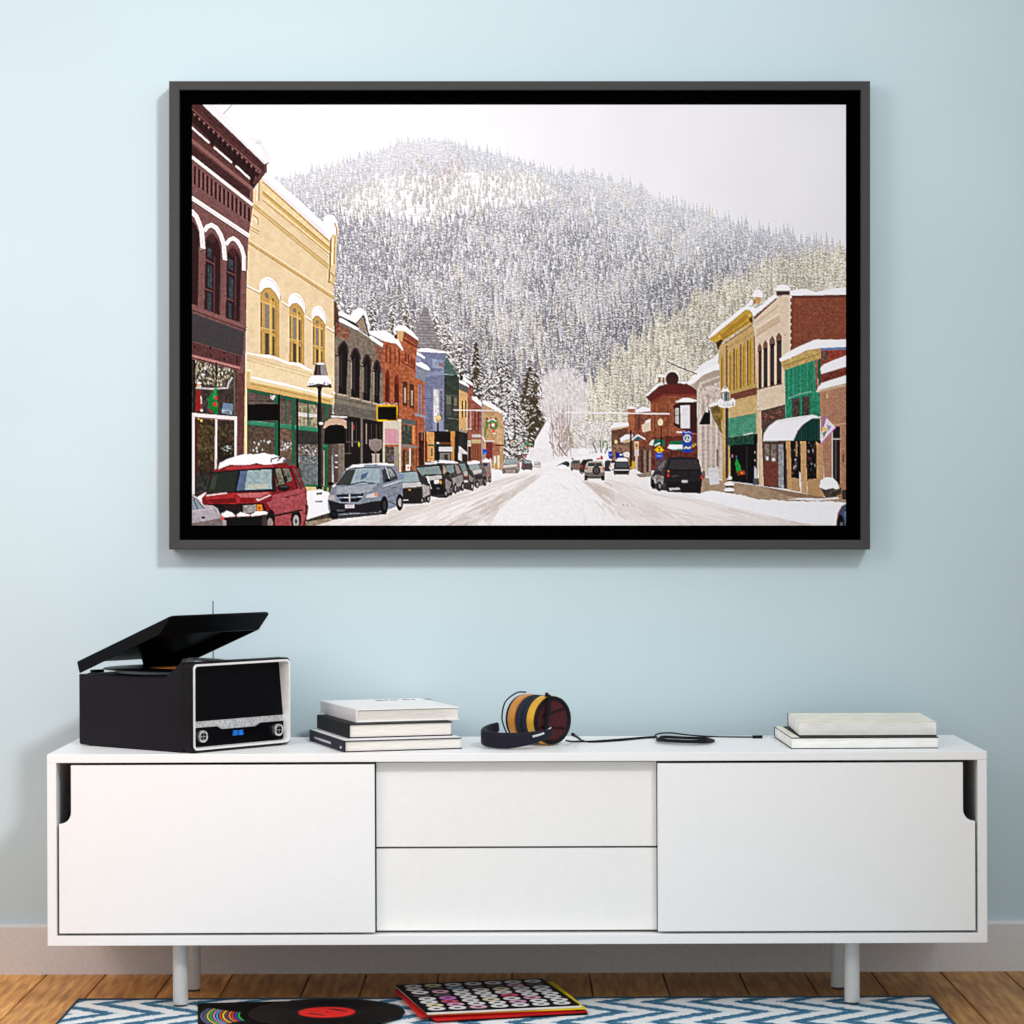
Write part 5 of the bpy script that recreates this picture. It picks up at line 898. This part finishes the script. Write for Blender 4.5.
# lid: shallow tray with side skirts and a slanting front, tipped up about its back edge
LL, LR, LK, T = .309, .262, .025, .003
lid = bmesh.new()
merge(lid, prism([(0, 0), (PW, 0), (PW, -LL+.014), (PW-.004, -LL+.004), (PW-.014, -LL), (.006, -LL), (0, -LL+.006)], 'z', LK-T, LK, .0008, 1))
for xx in (0, PW-T): merge(lid, prism([(0, 0), (0, LK-T), (-LL+.006, LK-T), (-LR, 0)], 'x', xx, xx+T))
merge(lid, prism([(-LR, 0), (-LR+.004, 0), (-LL+.008, LK-T), (-LL+.004, LK-T)], 'x', T, PW-T))
merge(lid, prism([(0, .002), (-.004, .002), (-.004, LK-T), (0, LK-T)], 'x', PW*.64, PW))
lo = obj('lid', lid, M['smoke'], rp_, loc=(0, PD-.002, LH+.002), rot=(-R_(19.5), 0, 0))
for hx in (.03, PW-.06): obj('hinge', box(hx, hx+.03, PD-.012, PD-.001, LH-.004, LH+.0075, .001), M['black'], rp_)
an_ = sweep([Vector((PW+.0022, .238, LH-.02)), Vector((PW+.0022, .238, LH+.148))], circ(.0011, 8), up=Vector((0,1,0)))
obj('antenna', an_, M['cable'], rp_)
for fx in (.02, PW-.02):
    for fy in (.02, PD-.02):
        fb = lathe([(0, 0), (.009, 0), (.009, .005), (0, .005)], 20); bmesh.ops.translate(fb, verts=fb.verts, vec=(fx, fy, 0)); obj('foot', fb, M['cable'], rp_)

def record(name, loc, rot, label_m, label, r=.151, lab=.052):
    root = tag(empty(name, loc, (0, 0, rot)), label, 'record')
    pr = [(.0035, 0), (r-.001, 0), (r, .0008), (r-.001, .0017), (r-.006, .0015)]
    k = r-.007
    while k > lab+.012: pr += [(k, .0016), (k-.0012, .00135)]; k -= .0024
    pr += [(lab+.006, .0015), (lab, .0016), (.0035, .0016)]
    obj('disc', lathe(pr, 96, closed=True), M['vinyl'], root, True)
    l = annulus(0, 0, .0036, lab, .0016, 48, thick=.0004)
    tag(obj('label', l, label_m, root), 'round paper centre label')
    return root
pw = rp_.matrix_basis @ Vector((pc[0], pc[1], LH+.0108))
record('vinyl_record', pw, .4, M['orange'], 'black record with an orange centre label on the record player')

# ---------------------------------------------------------------- books
def book(fl, ang, w, d, z, t, mt, ms, mp_, label, group=None, spine='left', ct=.0022, top=None, over=.003):
    """lying book; fl = its front left corner, spine on the left side"""
    r = tag(empty('book', (fl[0], fl[1], z), (0, 0, R_(ang))), label, 'book', group)
    pg = bmesh.new(); rr = .0035
    o = [(ct+.001, over), (w-over, over), (w-over, d-over), (ct+.001, d-over)] if spine == 'left' else [(over, over), (w-over, over), (w-over, d-ct-.0002), (over, d-ct-.0002)]
    pg = prism(o, 'z', ct, t-ct)
    obj('pages', pg, mp_, r)
    cv = box(0, w, 0, d, 0, ct, .0005, 1)
    if top is None or top is True: box(0, w, 0, d, t-ct, t, .0005, 1, bm=cv)
    if spine == 'left': merge(cv, prism(rrect(-.0012, ct, 0, t, .0008, 2), 'y', 0, d))
    else: box(0, w, d-ct, d+.001, 0, t, .0005, 1, bm=cv)
    obj('cover', cv, mt, r)
    return r
b1 = book((-.346, .025), 17.2, .249, .312, SZ1, .0238, M['cov_navy'], None, M['paper'], 'navy book with pale spine lettering, lowest of the three book pile', 'books in the left pile')
# white front board edge and lettering of the navy book
tm = bmesh.new()
for y0, y1, z0_, z1_ in ((.115,.140,.008,.0125),(.138,.186,.008,.0125),(.184,.222,.008,.0125),(.220,.262,.0085,.012)): box(-.0018, -.001, y0, y1, z0_, z1_, bm=tm)
obj('spine_lettering', tm, M['ink_w'], b1)
obj('spine_mark', box(-.0018, -.001, .018, .032, .006, .011), M['ink_w'], b1)
tb = box(.0005, .2485, .0005, .3115, .0217, .0242, .0005, 1); obj('dust_jacket', tb, M['cov_white'], b1)
b2 = book((-.340, .076), 17, .221, .288, SZ1+.0243, .0292, M['cov_black'], None, M['paper'], 'thick black book in the middle of the three book pile', 'books in the left pile')
b3 = book((-.3265, .115), 18.5, .223, .296, SZ1+.0537, .0268, M['cov_white'], None, M['paper'], 'white hardcover book with dark title lettering, topmost of the three book pile', 'books in the left pile')
tm = bmesh.new()
for i, (w_, h_, k) in enumerate(((.016,.020,0),(.018,.022,1),(.013,.02,2),(.014,.02,1),(.008,.02,2),(.014,.018,0))):
    x = .112+i*.0205+(.008 if i == 5 else 0)
    if k == 0: box(x, x+w_, .245, .265, .0268, .0271, bm=tm)
    else:
        box(x, x+.005, .245, .245+h_, .0268, .0271, bm=tm); box(x, x+w_, .245+h_-.005, .245+h_, .0268, .0271, bm=tm)
        if k == 1: box(x+w_-.005, x+w_, .245, .245+h_, .0268, .0271, bm=tm)
obj('title_lettering', tm, M['ink'], b3)
b4 = book((.566, .066), 1.3, .302, .298, SZ1, .0236, M['cov_black'], None, M['paper_old'], 'cream paged book with thin black boards, lower of the two book pile', 'books in the right pile', ct=.0018, spine='back', over=.0015)
obj('top_sheet', box(.0006, .0165, .001, .294, .0236, .0241), M['cov_cream'], b4)
b5 = book((.585, .103), -.8, .284, .268, SZ1+.0239, .0285, M['cov_black'], None, M['paper_old'], 'thick book with a worn cream top, upper of the two book pile', 'books in the right pile', ct=.0016, top=False, spine='back', over=.0015)
obj('top_sheet', box(.0012, .2828, .0012, .2662, .0269, .0284), M['cov_cream'], b5)

# ---------------------------------------------------------------- headphones
hp = tag(empty('headphones', (.05, .18, SZ1)), 'over-ear headphones with amber wood rings and navy padded headband', 'headphones')
hb = Vector((-.05, -.18, -SZ1))
HR = .0508
c1 = Vector((.0815, .170, SZ1+HR+.0018))
ax = Vector((-.66, .75, 0)).normalized()
rotm = Vector((0, 0, 1)).rotation_difference(ax).to_matrix().to_4x4()
def cup(name, prof, m, parent, s=0, smooth=True, n=56):
    bm = lathe(prof, n); bmesh.ops.transform(bm, matrix=Matrix.Translation(c1+ax*s+hb) @ rotm, verts=bm.verts)
    return obj(name, bm, m, parent, smooth)
def cup_set(s0, d, ringm, grm):
    """one ear cup: rim, wooden ring, grille and cushion; d=+1 opens away from the viewer"""
    z = lambda h: h*d
    e = cup('ear_cup', [(HR-.010, z(.004)), (HR-.006, z(.0)), (HR-.001, z(.001)), (HR, z(.005)), (HR-.002, z(.008)), (HR-.012, z(.008))], M['black'], hp, s0)
    cup('wood_ring', [(HR-.004, z(.007)), (HR+.0005, z(.009)), (HR+.0015, z(.017)), (HR+.0005, z(.028)), (HR-.004, z(.029))], ringm, e, s0)
    cup('grille', [(0, z(.0035)), (HR-.0085, z(.0035)), (HR-.0085, z(.006)), (0, z(.006))], grm, e, s0)
    cup('cushion', [(.02, z(.029)), (HR-.005, z(.029)), (HR-.001, z(.032)), (HR+.0005, z(.039)), (HR-.001, z(.0445)), (HR-.006, z(.0483)), (.02, z(.0483))], M['cushion'], e, s0)
    return e
e1 = cup_set(0, 1, M['gold'], M['grille']); e2 = cup_set(.097, -1, M['amber'], M['grille'])
# two slim bars over the grille of the near cup
side = ax.cross(Vector((0,0,1))).normalized()
def on_face(u, v, s): return c1+side*u+Vector((0,0,v))+ax*s+hb
gb = bmesh.new()
for a_, b_ in (((-.030,.010),(.034,.024)), ((-.034,-.012),(.032,-.018))): merge(gb, sweep([on_face(*a_, .002), on_face(*b_, .002)], circ(.0016, 8)))
obj('grille_bar', gb, M['black'], e1)
# yokes
sgn = -1 if (on_face(.01, 0, 0)-on_face(0, 0, 0)).x > 0 else 1
yp = [on_face(sgn*.012, .054, .012), on_face(sgn*.0135, .052, -.002), on_face(sgn*.020, .030, -.005), on_face(sgn*.024, .008, -.006), on_face(sgn*.026, -.012, -.006), on_face(sgn*.030, -.022, -.004)]
obj('yoke', sweep(smooth_path(yp, 6), [(-.0045, -.0012), (.0045, -.0012), (.0045, .0012), (-.0045, .0012)], up=ax), M['black'], hp, True)
yq = [on_face(0, .055, .086), on_face(sgn*.016, .054, .098), on_face(sgn*.040, .036, .107), on_face(sgn*.050, .006, .107), on_face(sgn*.048, -.014, .104), on_face(sgn*.036, -.036, .104)]
obj('yoke', sweep(smooth_path(yq, 6), circ(.0016, 8)), M['black'], hp, True)
bp_ = [(.0745, .118, .031), (.052, .096, .0265), (.022, .082, .0215), (-.012, .078, .0185), (-.042, .092, .0185), (-.0605, .122, .020), (-.064, .160, .024), (-.054, .200, .0295), (-.036, .228, .035)]
pth = [Vector(p)+Vector((0, 0, SZ1))+hb for p in smooth_path(bp_, 7)]
sect = [(p[0], p[1]) for p in rrect(-.0062, .0062, -.0155, .0155, .0055, 4)]
obj('headband', sweep(pth, sect, scale=lambda t: .5+.56*min(1, t*2.6)**.8 if t < .6 else 1.06-.42*((t-.6)/.4)**1.6), M['navy'], hp, True)
sl = sweep([Vector(p)+Vector((0,0,SZ1))+hb for p in ((.060,.0915,.0325),(.050,.0855,.0295),(.036,.0785,.0265))], [(p[0], p[1]) for p in rrect(-.001, .001, -.0022, .0022, .0008, 2)])
tag(obj('slider', sl, M['chrome'], hp), 'silver headband slider')
obj('slider', sweep([on_face(sgn*.030, -.020, -.006), on_face(sgn*.014, -.0135, -.006)], circ(.0018, 8)), M['chrome'], hp)

# ---------------------------------------------------------------- headphone cable
cb_ = tag(empty('audio_cable', (.36, .34, SZ1)), 'thin black audio cable with a coiled bundle and a jack plug, lying on the sideboard', 'cable')
cbo = Vector((-.36, -.34, -SZ1))
cr = .0016
def T_(px, py, z=cr):
    """point of the sideboard top under a photo pixel"""
    qy = VY+(py-VY)+ROLL*(px-VX); d = (CZ-SZ1-z)*FPX/(qy-VY)
    p = U(px, py, d+CY); return Vector((p.x, min(p.y, SD-.006), SZ1+z))+cbo
wr = bmesh.new()
merge(wr, sweep(smooth_path([T_(566,740.5), T_(574,741.5), T_(590,741.3), T_(620,739.2), T_(645,737.2), T_(657,736.6,.004)], 8), circ(cr, 8)))
merge(wr, sweep(smooth_path([T_(578,737), T_(582,740.2), T_(592,742), T_(620,740.5), T_(646,738), T_(657,737.4,.003)], 8), circ(cr, 8)))
merge(wr, sweep(smooth_path([T_(657,738.4,.004), T_(655,735.5,.007), T_(660,733.4,.009), T_(672,733,.009), T_(690,735.2,.006), T_(712,736.6), T_(740,737), T_(753,737)], 8), circ(cr, 8)))
for i in range(5):
    k = i*.0022
    lp = [T_(657+i*.6, 739.4-i*.35, .003+k), T_(666, 741-i*.3, .003+k*.8), T_(690, 742.2-i*.3, .003+k*.8), T_(708-i, 742-i*.4, .003+k*.8), T_(714-i*1.5, 740.4-i*.2, .003+k*.8), T_(706, 739-i*.2, .003+k*.8), T_(680, 738-i*.2, .003+k*.8), T_(664, 737.4-i*.2, .003+k)]
    merge(wr, sweep(smooth_path(lp, 6, True), circ(cr*1.45, 8), closed=True))
obj('cable', wr, M['cable'], cb_, True)
pl = sweep([T_(752.5,737,.003), T_(758,737,.003), T_(762.5,737,.003)], circ(.0036, 12)); obj('plug', pl, M['cable'], cb_, True)
obj('plug_tip', sweep([T_(762.5,737,.003), T_(768,737,.003)], circ(.0021, 12)), M['chrome'], cb_, True)
jk = sweep([T_(579.5,738.5,.003), T_(577,737,.013), T_(574.5,735.5,.021), T_(572.8,734.5,.026)], circ(.0028, 10), scale=lambda t: .7+.7*t); obj('splitter', jk, M['cable'], cb_, True)

# ---------------------------------------------------------------- rug
rg0, rg1 = -.908, .862
ry1, ry0, rt = .150, -.95, .0042
rb = bmesh.new(); bmesh.ops.create_grid(rb, x_segments=90, y_segments=56, size=.5)
rr_ = random.Random(9)
for v in rb.verts:
    e = 1 if abs(v.co.x) > .499 or abs(v.co.y) > .499 else 0
    v.co = Vector(((rg0+rg1)/2+v.co.x*(rg1-rg0)+rr_.uniform(-.0015, .0015), (ry0+ry1)/2+v.co.y*(ry1-ry0)+rr_.uniform(-.0015, .0015), rt-.0022*e))
ex = bmesh.ops.extrude_face_region(rb, geom=list(rb.faces)); 
for v in [g for g in ex['geom'] if isinstance(g, bmesh.types.BMVert)]: v.co.z = .0004
rm = bpy.data.materials.new('chevron_rug_weave'); rm.use_nodes = True; nt = rm.node_tree; pb = nt.nodes['Principled BSDF']
def nd(t, **k):
    n = nt.nodes.new(t)
    for a_, v in k.items(): setattr(n, a_, v)
    return n
def mth(op, a, b=None):
    n = nd('ShaderNodeMath', operation=op)
    for i, v in enumerate((a, b)):
        if v is None: continue
        if isinstance(v, (int, float)): n.inputs[i].default_value = v
        else: nt.links.new(v, n.inputs[i])
    return n.outputs[0]
tc = nd('ShaderNodeTexCoord'); sx = nd('ShaderNodeSeparateXYZ'); nt.links.new(tc.outputs['Object'], sx.inputs[0])
nz = nd('ShaderNodeTexNoise'); nz.inputs['Scale'].default_value = 55; nz.inputs['Detail'].default_value = 3; nt.links.new(tc.outputs['Object'], nz.inputs['Vector'])
nf = nd('ShaderNodeTexNoise'); nf.inputs['Scale'].default_value = 210; nf.inputs['Detail'].default_value = 2; nt.links.new(tc.outputs['Object'], nf.inputs['Vector'])
jit = mth('MULTIPLY', mth('SUBTRACT', nz.outputs['Fac'], .5), .035)
tri = mth('PINGPONG', mth('ADD', sx.outputs['Y'], .017+2.2), .11)
v_ = mth('DIVIDE', mth('ADD', mth('SUBTRACT', sx.outputs['X'], mth('MULTIPLY', tri, -1.15)), mth('ADD', jit, 10)), .094)
fr_ = mth('FRACT', v_); wv = mth('ADD', fr_, mth('MULTIPLY', mth('SUBTRACT', nf.outputs['Fac'], .5), .36))
cr_ = nd('ShaderNodeValToRGB'); nt.links.new(wv, cr_.inputs['Fac']); el = cr_.color_ramp.elements
el[0].position = 0; el[0].color = (*srgb((236,238,238)), 1); el[1].position = 1; el[1].color = (*srgb((238,238,236)), 1)
for p, c in ((.41,(244,244,242)),(.45,(104,156,184)),(.56,(40,80,108)),(.68,(78,132,162)),(.80,(52,96,124)),(.89,(150,190,208)),(.94,(244,244,242))):
    q = el.new(p); q.color = (*srgb(c), 1)
nt.links.new(cr_.outputs['Color'], pb.inputs['Base Color']); pb.inputs['Roughness'].default_value = .95; pb.inputs['Specular IOR Level'].default_value = .05
bp = nd('ShaderNodeBump'); bp.inputs['Strength'].default_value = .5; bp.inputs['Distance'].default_value = .003; nt.links.new(nf.outputs['Fac'], bp.inputs['Height']); nt.links.new(bp.outputs['Normal'], pb.inputs['Normal'])
rug = tag(obj('rug', rb, rm), 'blue and white zigzag woven rug on the floorboards under the sideboard', 'rug')
bd = bmesh.new(); hm = .0035
pth = [Vector(p) for p in ((rg0,ry0,.0028),(rg1,ry0,.0028),(rg1,ry1,.0028),(rg0,ry1,.0028))]
dense = []
for a_, b_ in zip(pth, pth[1:]+pth[:1]):
    for i in range(40): dense.append(a_.lerp(b_, i/40))
obj('rug_binding', sweep(dense, circ(.0027, 8), closed=True), mat('navy_binding', (38,66,84), .9, noise=.3, nscale=150), rug, True)

# ---------------------------------------------------------------- sleeves and record on the floor
def flat(ang_c, w, d, t, z, m, name, label, cat, group=None, ang=0):
    r = tag(empty(name, (ang_c[0], ang_c[1], z), (0, 0, R_(ang))), label, cat, group)
    obj('cover', box(-w/2, w/2, -d/2, d/2, 0, t, .0006, 1), m, r)
    return r
zr = rt+.0006
s1 = flat((-.477, -.061), .315, .315, .003, zr, mat('black_sleeve', (6,6,9), .5, noise=.1, spec=.06), 'album_sleeve', 'black album sleeve with bright coloured arcs, under the red labelled record', 'album sleeve', None, 6.7)
ab = bmesh.new(); mats = []
acol = [(104,110,130),(70,100,150),(236,206,60),(30,170,90),(226,130,200),(60,170,230),(214,80,40),(244,222,50),(120,40,120),(230,150,50),(226,40,50),(40,80,170),(40,190,70)]
ccx, ccy = .0994, .0064
for i, c in enumerate(acol):
    mats.append(mat('arc_print_%s' % ('abcdefghijklm'[i]), c, .5)); r0 = .252-i*.0062
    if r0 < .155: break
    a0, a1 = (160, 200) if i < 2 else (158+i*.9, 206-i*.6)
    merge(ab, annulus(ccx, ccy, r0-.0038, r0, .003, 24, a0, a1), i)
ab2 = ab
for v in [v for v in ab2.verts if abs(v.co.x) > .1570 or abs(v.co.y) > .1570]:
    v.co.x = max(-.157, min(.157, v.co.x)); v.co.y = max(-.157, min(.157, v.co.y))
tag(obj('arc_print', ab2, mats, s1), 'printed concentric coloured arcs')
rc = record('vinyl_record', (-.379, -.043, zr+.0036), 0, M['red'], 'black record with a red centre label lying on the rug', .157, .057)
lb = bmesh.new()
for p in (((-.030,-.010),(.0,-.034),(-.006,-.038),(-.040,-.016)), ((-.002,.036),(.010,.038),(.042,.010),(.036,.004))):
    merge(lb, prism([(q[0], q[1]) for q in p], 'z', .0020, .0022))
obj('label_print', lb, mat('dark_red_print', (60,10,12), .6), rc)
SCX, SCY = -.056, .068
stk = [((0.010,-.004), 13.5, (20,17,19), 'black edged album sleeve, lowest in the stack of sleeves'),
       ((0.004,-.010), 16.5, (206,28,30), 'red album sleeve second from the floor in the stack of sleeves'),
       ((-.012,.004), 11.5, (216,40,36), 'red album sleeve in the middle of the stack, below the yellow one'),
       ((0.012,.006), 11.0, (236,206,30), 'yellow album sleeve under the white one in the stack of sleeves'),
       ((-.002,-.002), 13.6, (236,230,222), 'white edged album sleeve just under the black ringed one'),
       ((-.006,.004), 13.2, (8,8,9), 'black album sleeve printed with rows of white rings, top of the stack')]
zz = zr
for i, (o_, an, c, lab) in enumerate(stk):
    t = .0032 if i not in (5,) else .0026
    s = flat((SCX+o_[0], SCY+o_[1]), .316, .316, t, zz, mat('sleeve_card_%s' % 'abcdef'[i], c, .5, noise=.06, spec=.12), 'album_sleeve', lab, 'album sleeve', 'album sleeves stacked on the rug', an)
    zz += t+.0003
pb_ = bmesh.new(); rcol = [(238,236,234),(226,170,196),(150,186,216),(236,222,180),(206,120,206),(206,80,110),(90,78,82)]
rmats = [mat('ring_print_%s' % 'abcdefg'[i], c, .5) for i, c in enumerate(rcol)]
rr_ = random.Random(12)
for iy in range(8):
    for ix in range(7):
        k = rr_.random(); ci = 0 if k < .66 else 1+int((k-.66)/.34*5.999)
        if iy >= 6 and rr_.random() < .4: ci = 6
        merge(pb_, annulus(-.130+ix*.0428+(.004 if iy % 2 else 0), -.136+iy*.0378, .0075, .0178, .0026, 20), ci)
tag(obj('ring_print', pb_, rmats, s), 'printed rows of white and tinted rings')

# ---------------------------------------------------------------- light
def area(name, loc, to, size, power, col, spread=180):
    l = bpy.data.lights.new(name, 'AREA'); l.shape = 'RECTANGLE'; l.size, l.size_y = size; l.energy = power; l.color = col; l.spread = R_(spread)
    o = bpy.data.objects.new(name, l); C.objects.link(o); o.location = loc
    o.rotation_euler = (Vector(to)-Vector(loc)).to_track_quat('-Z', 'Y').to_euler()
area('window_light', (-2.1, -1.9, 2.3), (-1.0, .5, 1.4), (1.3, 1.5), 13.2, (1, .785, .765), 105)
area('frame_shadow_lamp', (2.7, -5.1, 5.1), (-.55, .45, 1.45), (.7, .7), 11.8, (1, .99, 1), 33)  # added lamp, high on the right, to throw the picture frame's shadow
w = bpy.data.worlds.new('room_light'); bpy.context.scene.world = w; w.use_nodes = True
w.node_tree.nodes['Background'].inputs[0].default_value = (.815, .893, .945, 1); w.node_tree.nodes['Background'].inputs[1].default_value = .83

# ---------------------------------------------------------------- camera and view
cd = bpy.data.cameras.new('camera'); cd.sensor_width = 36; cd.lens = FPX/1024*36; cd.clip_end = 50
cd.shift_x = -(VX-512)/1024; cd.shift_y = (VY-512)/1024
cam = bpy.data.objects.new('camera', cd); C.objects.link(cam); cam.location = (0, CY, CZ); cam.rotation_euler = (R_(90), ROLL, 0)
S = bpy.context.scene; S.camera = cam
S.view_settings.view_transform = 'Standard'; S.view_settings.look = 'None'; S.view_settings.gamma = 1; S.view_settings.use_curve_mapping = False
S.view_settings.exposure = 0
